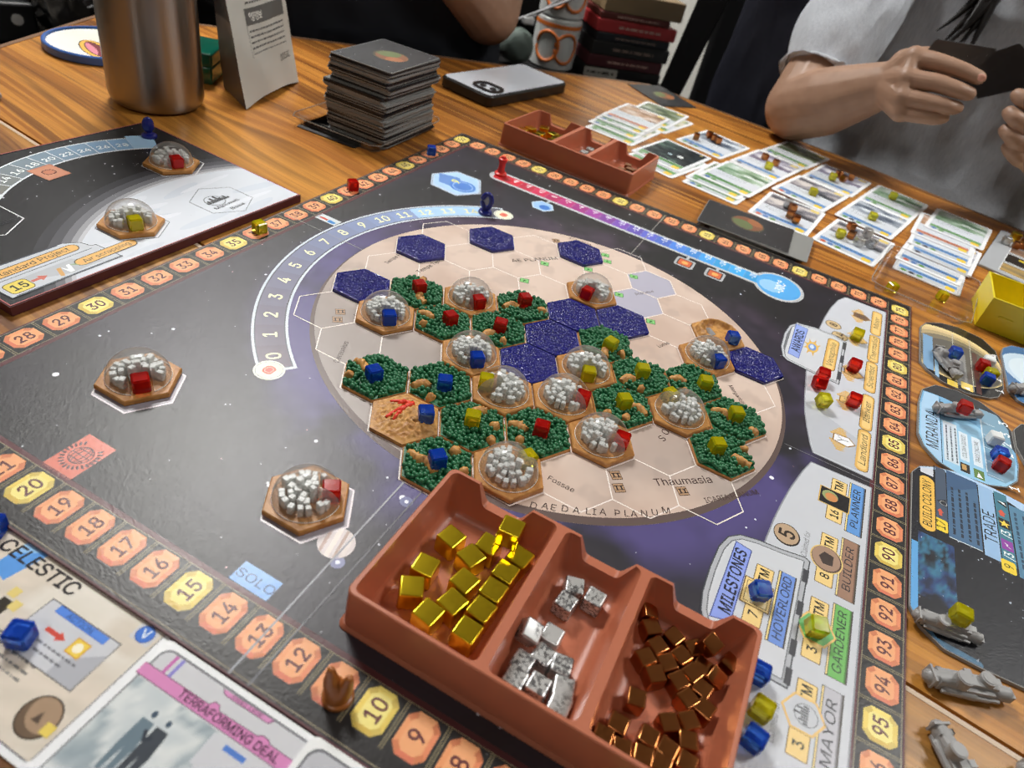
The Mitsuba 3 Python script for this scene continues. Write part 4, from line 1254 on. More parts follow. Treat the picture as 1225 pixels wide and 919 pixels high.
# ---------------------------------------------------------------- cards
CW, CH = 66.0, 91.0
cb = slab(rrect(CW, CH, 3.2), 0, .9, .15)
cb.apply_scale(.001)
CARD = ply(cb, 'white_card')
cb2 = slab(rrect(CW, CH, 2.4), 0, .7)
cb2.apply_scale(.001)
BACKS = [ply(cb2, n_) for n_ in ('dark_edge', 'grey_board', 'sleeve_edge')]
scene['mat_sleeve_edge'] = principled((132, 134, 132), .3, .5)
ARTS = []


def art(seed, pal):
    r = np.random.default_rng(seed)
    ph = r.uniform(0, 50)
    pal = np.array(pal, float)

    def fn(u, v):
        n = meshkit.fbm(np.c_[u * 3 + ph, v * 5, 0 * u], 4, seed)
        n = np.clip((n - .28) / .44, 0, .999) * (len(pal) - 1)
        i = n.astype(int)
        t = (n - i)[:, None]
        return pal[i] * (1 - t) + pal[np.minimum(i + 1, len(pal) - 1)] * t
    return fn


def card_face(seed, banner, pal, dark=False):
    P = Print(.0009)
    P.poly(rrect(CW - 1, CH - 1, 3), (232, 235, 238), 0)
    P.poly(rrect(58, 83, 1.6), (196, 202, 208), 1)
    r = np.random.default_rng(seed)
    top = -8 + r.integers(0, 3) * 4
    P.image(-28.4, top, 28.4, 40.8, art(seed, pal), 22, 16, 2)
    P.rect(-28.4, -24, 28.4, top - .6, (206, 212, 220), 2)
    for k in range(3):
        P.squiggle(-24, top - 4 - 4 * k, 30 + 10 * r.random(), 0, (120, 124, 132), 1.2, 3, seed + k)
    P.rect(-28.4, -33, 28.4, -25, banner, 3)
    P.squiggle(-20, -29, 38, 0, (40, 44, 52), 2.2, 4, seed + 9)
    P.rect(-28.4, -41, 28.4, -33.6, (188, 194, 200), 3)
    for k in range(int(r.integers(1, 4))):
        P.dot(-23 + 8 * k, -37.2, 3.2, ((70, 110, 170), (90, 140, 70), (60, 60, 66), (190, 90, 60))[int(r.integers(4))], 4, 4)
    P.poly(rrect(9, 9, 1.5, 22.5, -36.6), (226, 196, 74), 5)
    P.poly(rrect(10, 7, 1, 22, 36) if r.random() < .6 else rrect(3, 3, 1, 22, 36), (222, 200, 120), 4)
    if dark:
        P.image(-28.4, -24, 28.4, 24, art(seed, pal), 22, 16, 5)
        P.dot(10, 2, 4, (226, 230, 232), 6)
        P.dot(-2, -2, 3, (170, 190, 200), 6)
    return P.shape('card_print')


GREEN, BLUE, RED = (104, 152, 96), (96, 140, 196), (196, 120, 90)
FACES = [card_face(1, GREEN, ((60, 74, 60), (120, 132, 100), (206, 214, 216))), card_face(2, GREEN, ((76, 92, 70), (170, 180, 150), (216, 208, 190))),
         card_face(3, RED, ((120, 84, 66), (186, 150, 120), (220, 220, 222))), card_face(4, BLUE, ((70, 80, 96), (150, 160, 172), (222, 226, 232))),
         card_face(5, BLUE, ((60, 64, 70), (140, 138, 146), (206, 200, 196))), card_face(6, GREEN, ((24, 30, 34), (44, 52, 56), (96, 120, 110)), True),
         card_face(7, GREEN, ((58, 92, 66), (140, 170, 140), (214, 222, 222))), card_face(8, BLUE, ((84, 78, 96), (150, 150, 170), (226, 224, 226)))]


def card(x, y, a, z, face, label, group=None):
    k = thing('project_card', label, 'card', group)
    at = xf(x, y, z, a)
    add('card_body', CARD, at, k)
    add('face_print', FACES[face], at, k)


for n_, (x, y, a, z, f_, l) in enumerate((
        (-.0997, .5805, -11, .0002, 1, 'sleeved card under the top one at the back of the fan behind the far tray'), (-.1083, .5988, -4.4, .0012, 0, 'topmost sleeved card of the back fan behind the far tray'),
        (-.1186, .4888, -7, .0002, 1, 'lowest card of the fan half hidden by the far tray'), (-.1240, .5105, -6, .0012, 6, 'second card of the fan half hidden by the far tray'),
        (-.1240, .5330, -4, .0022, 6, 'third card of the fan half hidden by the far tray'), (-.1225, .5480, -4, .0032, 2, 'top card with a brown picture of the fan behind the far tray'),
        (-.0455, .4356, -14, .0002, 6, 'card with a green stripe under the dark-pictured card right of the far tray'), (-.0457, .4595, -11.5, .0012, 5, 'card with a dark picture right of the far tray'),
        (-.0172, .5604, -14, .0002, 3, 'card carrying a row of copper cubes near the far table edge'),
        (.0262, .4264, -9, .0002, 0, 'lowest of three fanned green-striped cards'), (.0256, .4412, -9, .0012, 1, 'middle one of three fanned green-striped cards'), (.0363, .4578, -11.7, .0022, 6, 'top one of three fanned green-striped cards'),
        (.0813, .6420, -15.2, .0002, 0, 'card at the far table edge in front of the elbow'), (.0566, .5508, -13.7, .0012, 7, 'card with one yellow and two copper cubes, overlapping the card at the elbow'),
        (.1418, .5951, -12.6, .0002, 7, 'card with a yellow cube and copper cubes below the forearm'), (.1178, .5033, -14.4, .0012, 4, 'card with a single yellow cube in front of the one below the forearm'),
        (.1035, .4113, -6.8, .0002, 4, 'card with a dark silver cube and copper cubes behind the facedown pile'), (.1771, .3997, -12.5, .0002, 4, 'card with yellow, copper and silver cubes right of the facedown pile'),
        (.2138, .5850, -13.8, .0002, 6, 'card with a yellow cube beside the grey shirt at the table edge'), (.1924, .4938, -13.6, .0012, 3, 'card with a yellow cube in front of the one at the grey shirt'),
        (.2561, .4055, -8, .0002, 3, 'frontmost card of the six-card column at the right'), (.2593, .4320, -10.7, .0012, 4, 'second card from the front of the column at the right'),
        (.2708, .4641, -11.2, .0022, 7, 'third card from the front of the column at the right'), (.2688, .4890, -8, .0032, 3, 'fourth card from the front of the column at the right'),
        (.2710, .5210, -8, .0042, 2, 'fifth card from the front of the column at the right'), (.2873, .5542, -10.9, .0052, 6, 'rearmost card with a green landscape of the column at the right'),
        (.3400, .4020, -12, .0002, 4, 'white-bordered card under another behind the yellow box'), (.3450, .4080, -10, .0012, 4, 'white-bordered card just behind the yellow box'))):
    card(x, y, a, z, f_, l)

bp = Print(.0007)
bp.poly(rrect(CW - 1.2, CH - 1.2, 2), (24, 25, 29), 1)
bp.dot(4, 0, 17, (70, 64, 44), 2, 14)
bp.dot(5, 0, 15.5, (120, 74, 46), 3, 14)
bp.poly(Point(5, 0).buffer(15.5, 14).intersection(Point(-2, 6).buffer(12, 10)), (92, 104, 62), 4)
bp.poly(Point(5, 0).buffer(15.5, 14).intersection(Point(13, -8).buffer(9, 10)), (150, 92, 54), 5)
for k in range(14):
    bp.dot(gg.uniform(-30, 30), gg.uniform(-42, 42), .4, (190, 190, 200), 2, 2)
BACKP = bp.shape('card_back')


def back(name, x, y, z, a, v, label, group=None, printed=False, rx=0, ry=0):
    k = thing(name, label, 'card', group)
    add('card_body', BACKS[v], xf(x, y, z, a, rx, ry), k)
    if printed:
        add('back_print', BACKP, xf(x, y, z, a, rx, ry), k)


gd = np.random.default_rng(21)
sx, sy = 0, 0
for n_ in range(93):
    if n_ % 9 == 0:
        sx, sy = gd.normal(0, 1.6), gd.normal(0, 1.8)
    back('facedown_card', -.2950 + (sx + gd.normal(0, .7)) * .001, .2190 + (sy + gd.normal(0, .8)) * .001, .0010 + .00077 * n_, 1.5 + gd.normal(0, 1.0), int(gd.choice([0, 0, 2, 1, 2])),
         f'dark sleeved card in the tall draw pile, {ORD[93 - n_]} from its top' if n_ < 92 else 'topmost facedown card with a planet printed on it, on the tall draw pile', 'cards of the tall draw pile' if n_ < 92 else None, n_ == 92)
back('facedown_card', -.3165, .2010, .0004, 3, 0, 'black facedown card sticking out at the foot of the tall draw pile')
for n_ in range(9):
    back('facedown_card', .0775 + .0021 * n_ if n_ < 8 else .0730, .3165 + gd.normal(0, .0012), .0002 + .00074 * n_, 90 + gd.normal(0, 2.5) - (3 if n_ < 4 else 0), 2 if n_ % 3 else 0,
         f'card in the low facedown pile at the back border, {ORD[9 - n_]} from its top' if n_ < 8 else 'top card of the low facedown pile, planet printed on its back', 'cards of the low facedown pile' if n_ < 8 else None, n_ == 8)
back('facedown_card', -.1330, .7050, .0004, 54, 0, 'single facedown card with a planet lying at the far corner of the table', None, True)


scene['mat_clear_rim'] = principled((216, 214, 208), .15, .6, spec_trans=.7)


def clear_tray(name, label, w, d, h, at):
    o, i = rrect(w, d, 6), rrect(w - 3, d - 3, 5)
    n_ = 40
    def loop(p, z):
        c = np.array([p.exterior.interpolate(k / n_, normalized=True).coords[0] for k in range(n_)])
        return np.c_[c, np.full(n_, z)]
    V = np.vstack([loop(rrect(w + 8, d + 8, 8), h), loop(o, h - .4), loop(i, .6), [[0, 0, .6]]])
    F = []
    for r in range(2):
        for k in range(n_):
            a, b = r * n_ + k, r * n_ + (k + 1) % n_
            F += [(a, b, b + n_), (a, b + n_, a + n_)]
    F += [(2 * n_ + k, 2 * n_ + (k + 1) % n_, 3 * n_) for k in range(n_)]
    m = trimesh.Trimesh(V * .001, F, process=False)
    k = thing(name, label, 'tray')
    add('tray_shell', ply(m, 'clear', True), at, k)
    lp = loop(rrect(w + 8, d + 8, 8), h)
    rt = tube(np.vstack([lp, lp[:1]]), .45, 6)
    rt.apply_scale(.001)
    add('rim', ply(rt, 'clear_rim', True), at, k)


clear_tray('clear_plastic_tray', 'thin clear plastic tray around the foot of the tall draw pile', 92, 118, 9, xf(-.308, .2180, .0006, 2))
clear_tray('clear_plastic_tray', 'thin clear plastic tray holding two yellow cubes by the right corner of the board', 82, 112, 8, xf(.2480, .345, .0005, -8))
cube('yellow', 217, 305, .0012, 40, 'yellow cube in the clear tray, nearest the far right corner of the board')
cube('yellow', 263, 330, .0012, 25, 'yellow cube in the clear tray, in front of the card column')
for c, x, y, dr_, l in (('yellow', 59.4, 532, 20, 'yellow cube on the card behind the three fanned green cards'), ('yellow', 134.8, 581, 15, 'yellow cube beside copper cubes on the card below the forearm'),
                        ('yellow', 119.7, 495, 20, 'lone yellow cube on a card in the middle of the player cards'), ('yellow', 189.8, 484, 18, 'yellow cube on the second card from the grey shirt'),
                        ('yellow', 160.8, 392, 22, 'yellow cube beside copper and silver cubes right of the facedown pile'), ('yellow', 209.8, 590, 15, 'yellow cube on the card nearest the grey shirt')):
    cube(c, x, y, .0021, facing(x, y) + dr_, l)
for kd, rows in (('copper', ((49.2, 566), (64.8, 557), (106, 417), (106.7, 395), (114, 388), (141, 604), (147.6, 592), (156.4, 610), (169.8, 428), (171.7, 402), (-39.5, 550), (-28.1, 577), (-20.4, 571.5), (-13.6, 565.5))), ('silver', ((99.5, 424), (187.3, 424), (193, 396), (180.4, 389)))):
    for n_, (x, y) in enumerate(rows):
        spot = 'on the card near the far table corner' if x < 0 else 'on the card in front of the elbow' if x < 70 else 'on the card behind the facedown pile' if x < 120 else 'on the card below the forearm' if y > 500 else 'on the card right of the facedown pile'
        same = sorted(q for q in rows if (q[0] < 0) == (x < 0) and (0 <= q[0] < 70) == (0 <= x < 70) and (70 <= q[0] < 120) == (70 <= x < 120) and (q[1] > 500) == (y > 500))
        resource(kd, x, y, METAL[kd][1] + 2.2, gd.uniform(-30, 40), WORD[kd] + ' ' + spot + (f', {ORD[1 + same.index((x, y))]} from the left' if len(same) > 1 else ''), f'{kd} cubes on the player cards')

# player board at the right edge
pk = thing('player_board', 'grey plastic player board with printed resource strips at the right edge, beside the grey shirt', 'player board')
pb = slab(rrect(210, 158, 4), 0, 3, .5)
pb.apply_scale(.001)
at = xf(.426, .518, .0002, -13.5)
scene['mat_silver_plastic'] = principled((164, 168, 172), .4, .5)
add('body', ply(pb, 'silver_plastic'), at, pk)
pp = Print(.003)
for y0, y1, pal in ((34, 70, ((206, 200, 190), (190, 150, 110), (120, 96, 84))), (4, 28, ((110, 84, 70), (150, 124, 104), (96, 74, 64))), (-34, -3, ((26, 26, 26), (44, 44, 42), (30, 32, 30))), (-70, -40, ((180, 150, 90), (120, 110, 90), (60, 60, 60)))):
    pp.rect(-86, y0 - 1, 100, y1 + 1, (214, 216, 218), 1)
    pp.image(-85, y0, 99, y1, art(int(y0) + 90, pal), 30, 8, 2)
for x, y in ((-68, -12), (-60, -26), (-40, -14)):
    pp.poly(affinity.scale(Point(x, y).buffer(4), 1.3, .8), (206, 186, 60), 3)
add('printed_face', pp.shape('card_print'), at, pk)
for kd, x, y in (('gold', 352.5, 589), ('silver', 341, 566), ('copper', 352, 563), ('copper', 361, 570), ('copper', 362, 581)):
    resource(kd, x, y, METAL[kd][1] + 3.6, gd.uniform(-20, 30), WORD[kd] + ' on the grey player board at the right edge' + ('' if kd != 'copper' else ', left one' if x < 355 else ', near right one' if y < 575 else ', far right one'))
# yellow box
scene['mat_yellow_box'] = principled((222, 204, 30), .38, .5)
yb = m3.Manifold.hull_points(np.array([(x * (1 - .03 * (z == 0)), y * (1 - .05 * (z == 0)), z) for x in (-45, 45) for y in (-32, 32) for z in (0, 30)], float)) - m3.Manifold.cube([87, 61, 40], True).translate([0, 0, 22])
yb = yb + m3.Manifold.cube([12, 1.2, 2], True).translate([-26, -31.8, 15])
me_ = yb.to_mesh()
m_ = trimesh.Trimesh(me_.vert_properties[:, :3], me_.tri_verts, process=True)
m_.apply_scale(.001)
solo('yellow_box', 'open yellow plastic box at the right edge, behind the planet tile with cubes', 'box', ply(m_, 'yellow_box'), xf(.3375, .3335, .0002, -1))

# smartphone
ph = thing('smartphone', 'smartphone in a black case lying face down behind the draw pile, white glossy back', 'phone')
at = xf(-.2838, .4805, .0002, -11.2)
pc = slab(rrect(81, 169, 9), 0, 13.6, 2)
pc.apply_scale(.001)
add('case', ply(pc, 'black_plastic'), at, ph)
scene['mat_white_glass'] = principled((228, 233, 244), .06, .6)
pg = slab(rrect(75, 163, 7), 13.2, 13.9)
pg.apply_scale(.001)
add('back_panel', ply(pg, 'white_glass'), at, ph, label='white glossy back')
cr = slab(rrect(38, 30, 12, 17, -60).difference(rrect(30, 22, 9, 17, -60)), 13.8, 16.0)
cr.apply_scale(.001)
add('camera_frame', ply(cr, 'black_plastic'), at, ph, label='black frame around the camera')
for x, y in ((9, -60), (23, -58)):
    ln = lathe([(0, 0), (4.2, 0), (4.2, 1.2), (3.4, 1.5), (0, 1.5)], 16)
    ln.apply_translation([x, y, 13.8])
    ln.apply_scale(.001)
    add('lens', ply(ln, 'black_plastic', 40), at, ph)

# steel tumbler
scene['mat_steel'] = {'type': 'principled', 'base_color': rgb(158, 149, 140), 'metallic': 1.0, 'roughness': .30, 'anisotropic': .92}
tb = thing('steel_tumbler', 'large brushed steel tumbler standing at the back left of the table', 'tumbler')
R_ = .0406


def turned(prof, n=96):
    """A turned wall with uv along the height first, so that brushing runs around it."""
    p = np.array(prof)
    s = np.r_[0, np.cumsum(np.linalg.norm(np.diff(p, axis=0), axis=1))]
    a = np.linspace(0, 2 * math.pi, n + 1)
    V = np.vstack([np.c_[r * np.cos(a), r * np.sin(a), np.full(n + 1, z)] for r, z in p])
    uv = np.vstack([np.c_[np.full(n + 1, q), a * R_] for q in s])
    F = []
    for i in range(len(p) - 1):
        for j in range(n):
            k = i * (n + 1) + j
            F += [(k, k + 1, k + n + 2), (k, k + n + 2, k + n + 1)]
    return trimesh.Trimesh(V, F, process=False), uv


bod, buv = turned([(.0005, 0), (R_ - .010, 0), (R_ - .006, .0008), (R_ - .003, .0026), (R_ - .001, .0062), (R_, .011)] + [(R_ - .0002, z) for z in np.linspace(.02, .20, 10)] + [(R_ - .001, .210), (R_ - .004, .217)])
add('body', ply(bod, 'steel', True, buv), xf(-.4564, .0923, .0003), tb)
add('lid', ply(lathe([(0, .217), (R_ - .003, .217), (R_ - .002, .222), (R_ - .003, .232), (R_ - .012, .236), (0, .236)], 48), 'black_plastic', 35), xf(-.4564, .0923, .0003), tb)
# green box
scene['mat_green_clear'] = principled((16, 96, 78), .12, .5, spec_trans=.35)
gk = thing('green_box', 'small translucent green plastic box between the tumbler and the white snack bag', 'box')
at = xf(-.4965, .1800, .0003, 28)
add('base', ply(rbox(.044, .054, .017, .0025, (0, 0, .0085)), 'green_clear', 35), at, gk)
add('lid', ply(rbox(.046, .056, .013, .0025, (0, 0, .0240)), 'green_clear', 35), at, gk)
gp = Print(.0306)
gp.text('A', 9, 14, -14, 118, (120, 220, 150), 1, True)
gp.text('S', 9, 6, -18, 118, (120, 220, 150), 1, True)
# coaster
ck = thing('round_coaster', 'round white coaster with a blue rim and a printed open mouth, left of the tumbler', 'coaster')
at = xf(-.5935, .147, .0003)
scene['mat_coaster_blue'] = principled((52, 92, 160), .35)
rim_ = lathe([(0, 0), (.0525, 0), (.0535, .001), (.0535, .0072), (.0525, .0082), (.0500, .0082), (.0495, .0060), (0, .0060)], 56)
add('rim', ply(rim_, 'coaster_blue', 35), at, ck, label='blue rim')
cp = Print(.006)
cp.dot(0, 0, 49.4, (232, 230, 220), 1, 16)
mo = affinity.translate(affinity.rotate(affinity.scale(Point(0, 0).buffer(1, 12), 30, 13), -22, origin=(0, 0)), 12, -17)
cp.poly(mo, (30, 26, 28), 2)
cp.poly(mo.buffer(-1), (232, 178, 84), 3)
cp.poly(mo.buffer(-5), (30, 26, 28), 4)
cp.poly(mo.buffer(-6), (120, 52, 62), 5)
cp.poly(mo.buffer(-6).intersection(affinity.translate(mo, -7, -6).buffer(-4)), (214, 132, 150), 6)
cp.dot(22, 8, 2.4, (40, 44, 80), 4)
add('face_print', cp.shape('card_print'), at, ck)

# snack bag: a standing pouch whose printed front leans back
bk = thing('snack_bag', 'white and brown standing snack bag with Korean nutrition print, behind the tumbler', 'snack bag')
A_, B_ = np.array([-.401, .146]), np.array([-.430, .256])
ub = (B_ - A_) / np.linalg.norm(B_ - A_)
nb = np.array([-.900, .436])
nu, nv, Hb, lean = 22, 26, .185, .090


def bagpt(s, t, side):
    """s along the width, t up; side 0 = front sheet, 1 = back sheet."""
    dpt = (lean * t / 1.0) if side == 0 else .060 + .036 * t
    bulge = .006 * math.sin(math.pi * s) * math.sin(math.pi * min(t * 1.3, 1)) * (1 if side == 0 else -1)
    foot_ = .012 * math.sin(math.pi * s) ** .7 * (1 - t) ** 3 if side == 0 else 0
    wr = .0012 * math.sin(9 * s + 14 * t) * math.sin(5 * t + 3 * s)
    p = A_ + ub * (s * .1135) + nb * (dpt - bulge - foot_ * .2 + wr)
    return [p[0], p[1], .0006 + Hb * t + (.006 * math.sin(math.pi * s) * (1 - t) ** 4 if side == 0 else 0)]


def sheet(fn, nu, nv):
    V = [fn(i / nu, j / nv) for j in range(nv + 1) for i in range(nu + 1)]
    F = []
    for j in range(nv):
        for i in range(nu):
            a = j * (nu + 1) + i
            F += [(a, a + 1, a + nu + 2), (a, a + nu + 2, a + nu + 1)]
    return trimesh.Trimesh(V, F, process=False)


scene['mat_bag_white'] = {'type': 'twosided', 'bsdf': principled((196, 196, 190), .5, .4)}
scene['mat_bag_brown'] = {'type': 'twosided', 'bsdf': principled(mikit.proc(lambda p, n, uv: mikit.mix((.085, .064, .048), (.016, .010, .009), mikit.smoothstep(.066, .068, p.z))), .45, .4)}
add('front_panel', ply(sheet(lambda s, t: bagpt(s, t, 0), nu, nv), 'bag_white', True), None, bk, label='white printed front')
add('back_panel', ply(sheet(lambda s, t: bagpt(1 - s, t, 1), nu, nv), 'bag_brown', True), None, bk)
for s_, n_ in ((0, 'left_gusset'), (1, 'right_gusset')):
    def gus(a, t, s_=s_):
        f_, b_ = np.array(bagpt(s_, t, 0)), np.array(bagpt(s_, t, 1))
        q = f_ * (1 - a) + b_ * a
        q[:2] += ub * (.010 * math.sin(math.pi * a) * t * (1 if s_ == 0 else -1))
        return q.tolist()
    add('gusset', ply(sheet(gus, 8, nv), 'bag_brown', True), None, bk, label='brown side fold' if s_ == 0 else None)


class BagPrint(Print):
    def shape(s, bsdf='matt_print'):
        v = np.vstack(s.V)
        out = []
        for x, y, z in v:
            p = np.array(bagpt(np.clip(x / .1135, 0, 1), y / .2016, 0))
            nrm = np.array([-nb[0], -nb[1], .43])
            out.append(p + nrm / np.linalg.norm(nrm) * (.00025 + z * .5))
        return ply((np.array(out), np.vstack(s.F)), bsdf, False, color=np.vstack(s.C))


def cjk_mesh(text):
    import glob
    from PIL import Image, ImageDraw, ImageFont
    font = ImageFont.truetype(glob.glob('/opt/blender-*/*/datafiles/fonts/Noto Sans CJK Regular.woff2')[0], 60)
    x0, y0, x1, y1 = font.getbbox(text, anchor='ls', stroke_width=1)
    im = Image.new('L', (x1 - x0 + 4, y1 - y0 + 4))
    ImageDraw.Draw(im).text((2 - x0, 2 - y0), text, 255, font, anchor='ls', stroke_width=1)
    on = np.pad(np.asarray(im) > 127, ((0, 0), (1, 1))).astype(np.int8)
    r, st_ = np.nonzero(np.diff(on, axis=1) == 1)
    en = np.nonzero(np.diff(on, axis=1) == -1)[1]
    sh = unary_union([sbox(a, -q - 1, b, -q) for q, a, b in zip(r, st_, en)]).buffer(.4).buffer(-.4).simplify(.5)
    x0, y0, x1, y1 = sh.bounds
    return affinity.scale(affinity.translate(sh, -x0, -y0), 1 / (y1 - y0), 1 / (y1 - y0), origin=(0, 0))


bgp = BagPrint(0)
INKB = (84, 84, 84)
for x0 in np.arange(26, 104, 6.0):
    bgp.rect(x0, 68, x0 + 6.0, 83, (98, 98, 96), 1)
kr = affinity.translate(affinity.scale(cjk_mesh('\uc601\uc591\uc815\ubcf4'), 7.2, 8.2, origin=(0, 0)), 29, 71)
bgp.poly(kr.segmentize(2), (236, 236, 232), 3)
for k in range(5):
    bgp.squiggle(29, 62.5 - 5.0 * k, 70, 0, INKB, 2.4 if k < 4 else 1.4, 2, k)
    bgp.line([(27 + 6 * q, 59.8 - 5.0 * k) for q in range(13)], .3, (120, 120, 118), 2)
for k in range(9):
    bgp.squiggle(29, 87.5 + 5.2 * k, 70, 0, INKB, 2.6, 2, 40 + k)
bgp.line([(26, 40 + 6 * q) for q in range(20)], .4, (110, 110, 108), 2)
bgp.text('2025.02.', 6.4, 91, 30, 4, (50, 50, 50), 2, False, .62)
add('print', bgp.shape(), None, bk, 'stuff', 'printed table of small text with a grey band')
# ---------------------------------------------------------------- planet tiles and ships at the right
def smooth_poly(pts, r):
    p = Polygon(pts)
    return p.buffer(-r, quad_segs=6).buffer(2 * r, quad_segs=6).buffer(-r, quad_segs=6)


def tile(name, label, poly, cat_='planet tile'):
    k = thing(name, label, cat_)
    m = slab(poly, .1, 2.0)
    m.apply_scale(.001)
    add('body', ply(m, 'grey_board'), None, k)
    return k


TZ = .002
c1 = smooth_poly([(244, 252), (249, 265), (262, 276), (277, 281), (297, 277), (307, 262), (310, 231), (308, 197), (303, 181), (296, 173), (278.5, 165.5), (260.8, 168.5), (249, 178), (243.6, 188)], 3)
k = tile('planet_tile', 'oval dark planet tile with a yellow glow and five cubes, the farthest one', c1)
P = Print(TZ)
P.poly(c1.buffer(-.5), (26, 27, 30), 1)
pl_ = Point(268, 222).buffer(44, 30).intersection(c1.buffer(-1))
P.poly(pl_, (226, 206, 150), 2)
for k2, (d, c) in enumerate(((2.5, (214, 190, 140)), (5, (178, 160, 120)), (8, (124, 116, 96)), (12, (92, 88, 80)))):
    P.poly(affinity.translate(Point(268, 222).buffer(44 - d, 30), d * .55, -d * .7).intersection(pl_), c, 3 + k2)
P.poly(sbox(246, 180, 254, 240).intersection(c1.buffer(-1)), (120, 160, 196), 8)
P.poly(sbox(255, 165, 258, 205).intersection(c1.buffer(-1)), (150, 186, 214), 8)
P.poly(sbox(272, 174, 280, 230).intersection(c1.buffer(-1)), (132, 132, 130), 8)
P.rect(274, 186, 278, 216, (110, 110, 112), 9)
for x in (270, 284):
    P.line([(x, 172), (x + 1, 262)], .5, (190, 190, 180), 9)
P.rect(286, 172, 290, 240, (86, 58, 52), 8)
P.poly(rrect(8, 9, 1, 268, 172), (226, 196, 84), 9)
P.poly(rrect(9, 11, 1, 279, 176), (232, 206, 110), 9)
P.poly([(276, 173), (281, 176), (281, 171)], (240, 240, 240), 10)
for y, t in ((250, '4'), (222, '3'), (208, '2'), (190, '1')):
    P.text(t, 6, 304, y, 100, (236, 236, 236), 9, True)
add('printed_face', P.shape('card_print'), None, k)
c2 = smooth_poly([(242.5, 124), (245, 144), (255, 159), (271, 164), (288, 161), (301, 151), (308, 136), (308.5, 94), (306, 75), (298, 62), (286, 55.5), (268.5, 53), (255, 57.5), (245.5, 69), (241.8, 82)], 3)
k = tile('planet_tile', 'light blue oval planet tile lettered MIRANDA with a red-cubed ship', c2)
P = Print(TZ)
P.poly(c2.buffer(-.5), (40, 42, 48), 1)
P.poly(Point(258, 92).buffer(52, 30).intersection(c2.buffer(-.8)), (120, 174, 214), 2)
P.poly(Point(262, 82).buffer(46, 30).intersection(c2.buffer(-.8)), (146, 196, 228), 3)
P.poly(sbox(243, 60, 257, 160).intersection(c2.buffer(-2)).intersection(Point(258, 92).buffer(51)), (168, 204, 234), 4)
P.line([(257.6, 58), (257.6, 140)], .5, (30, 60, 90), 5)
P.text('MIRANDA', 8.2, 251.3, 94, 90, (16, 22, 34), 6, False, .88)
P.rect(259, 63, 268.5, 112, (206, 220, 230), 5)
for q in range(3):
    P.squiggle(261.2 + 3 * q, 65, 42, 90, (70, 84, 100), 1.5, 6, q)
for x, t in ((272.5, 'COLONY BONUS'), (281, 'TRADE INCOME')):
    P.rect(x - 3, 72, x + 3, 106, (214, 228, 238), 5)
    P.text(t, 2.9, x, 89, 90, (40, 50, 64), 6, False, .84)
P.image(285.5, 70, 305, 150, art(55, ((96, 140, 160), (120, 170, 186), (90, 120, 140))), 8, 16, 5) if False else P.poly(sbox(286, 66, 306, 150).intersection(c2.buffer(-2.5)), (122, 160, 184), 5)
for y in (68, 84, 100, 116, 132):
    P.line([(286, y), (296, y)], .4, (220, 230, 236), 6)
P.line([(286.2, 70), (286.2, 148)], .7, (216, 228, 236), 6)
for y, t in ((141, '3'), (127, '3'), (114, '2'), (102, '2'), (64, '1')):
    P.text(t, 6.2, 302.4, y, 96, (240, 244, 248), 7, True)
P.rect(269, 58.5, 275, 68.5, (40, 36, 34), 6)
P.rect(270, 61, 273, 67, (190, 150, 90), 7)
P.rect(277.5, 58, 284, 68, (96, 130, 70), 6)
P.poly([(279, 59), (283, 60), (280.5, 65)], (230, 234, 236), 7)
add('printed_face', P.shape('card_print'), None, k)
c3 = smooth_poly([(238.2, 34), (243, 44), (252, 50), (267, 55.5), (290, 55), (320, 50), (345, 30), (345, -95), (272, -99), (254, -98.5), (243, -91), (237.6, -81), (237.6, -54)], 3)
k = tile('trade_tile', 'large dark starry tile lettered BUILD COLONY and TRADE at the right edge', c3, 'reference tile')
P = Print(TZ)
P.poly(c3.buffer(-.5), (26, 28, 36), 1)
P.poly(sbox(238, -99, 242, -30).intersection(c3.buffer(-.7)), (96, 164, 220), 2)
P.image(242, -70, 262, -20, art(77, ((26, 28, 36), (40, 60, 110), (60, 120, 150), (26, 28, 36))), 14, 20, 2)
P.poly(LineString([(241, -86), (250, -96), (270, -97.5)]).buffer(2.4).intersection(c3.buffer(-.7)), (70, 110, 140), 3)
P.poly(sbox(240, 20, 345, 56).intersection(c3.buffer(-.7)).difference(Point(275, -10).buffer(61)), (176, 206, 236), 3)
P.poly(sbox(243.5, 38, 251.5, 52).intersection(c3.buffer(-.9)), (206, 210, 220), 3)
P.line([(252, 51), (252, -20)], .6, (16, 18, 24), 5)
P.poly(LineString([(247.4, 31), (247.4, -12)]).buffer(5.0), (70, 54, 24), 6)
P.poly(LineString([(247.4, 31), (247.4, -12)]).buffer(4.4), (232, 186, 84), 7)
P.text('BUILD COLONY', 5.2, 247.2, 9.5, 90, (44, 34, 16), 8, False, .82)
P.rect(252.6, -2, 259, 51, (70, 84, 104), 4)
P.poly([(253, 16), (258.6, 12), (258.6, 20)], (40, 44, 52), 5)
P.ring(Point(257, 15.5).buffer(2), .4, (170, 170, 170), 6)
P.poly([(254, 2.6), (254, 6), (253, 6), (255, 9.4), (257, 6), (256, 6), (256, 2.6)], (206, 90, 72), 5)
P.poly(rrect(8, 11, 1.6, 255, -6), (236, 206, 60), 5)
P.text('17', 5, 255, -6, 90, (40, 32, 16), 6, False, .9)
P.poly([(259.6, 52), (278.4, 52), (278, -12.4), (259.4, -13)], (62, 92, 128), 4)
P.poly([(259.6, 30), (278.4, 46), (278, -12.4), (259.4, -13)], (74, 108, 142), 5)
P.line([(259.4, -13.2), (278, -12.6)], .7, (206, 214, 222), 6)
for q in range(4):
    P.squiggle(262.6 + 4.4 * q, -9, 46 - 6 * (q == 3), 90, (36, 48, 66), 2.2, 6, 20 + q)
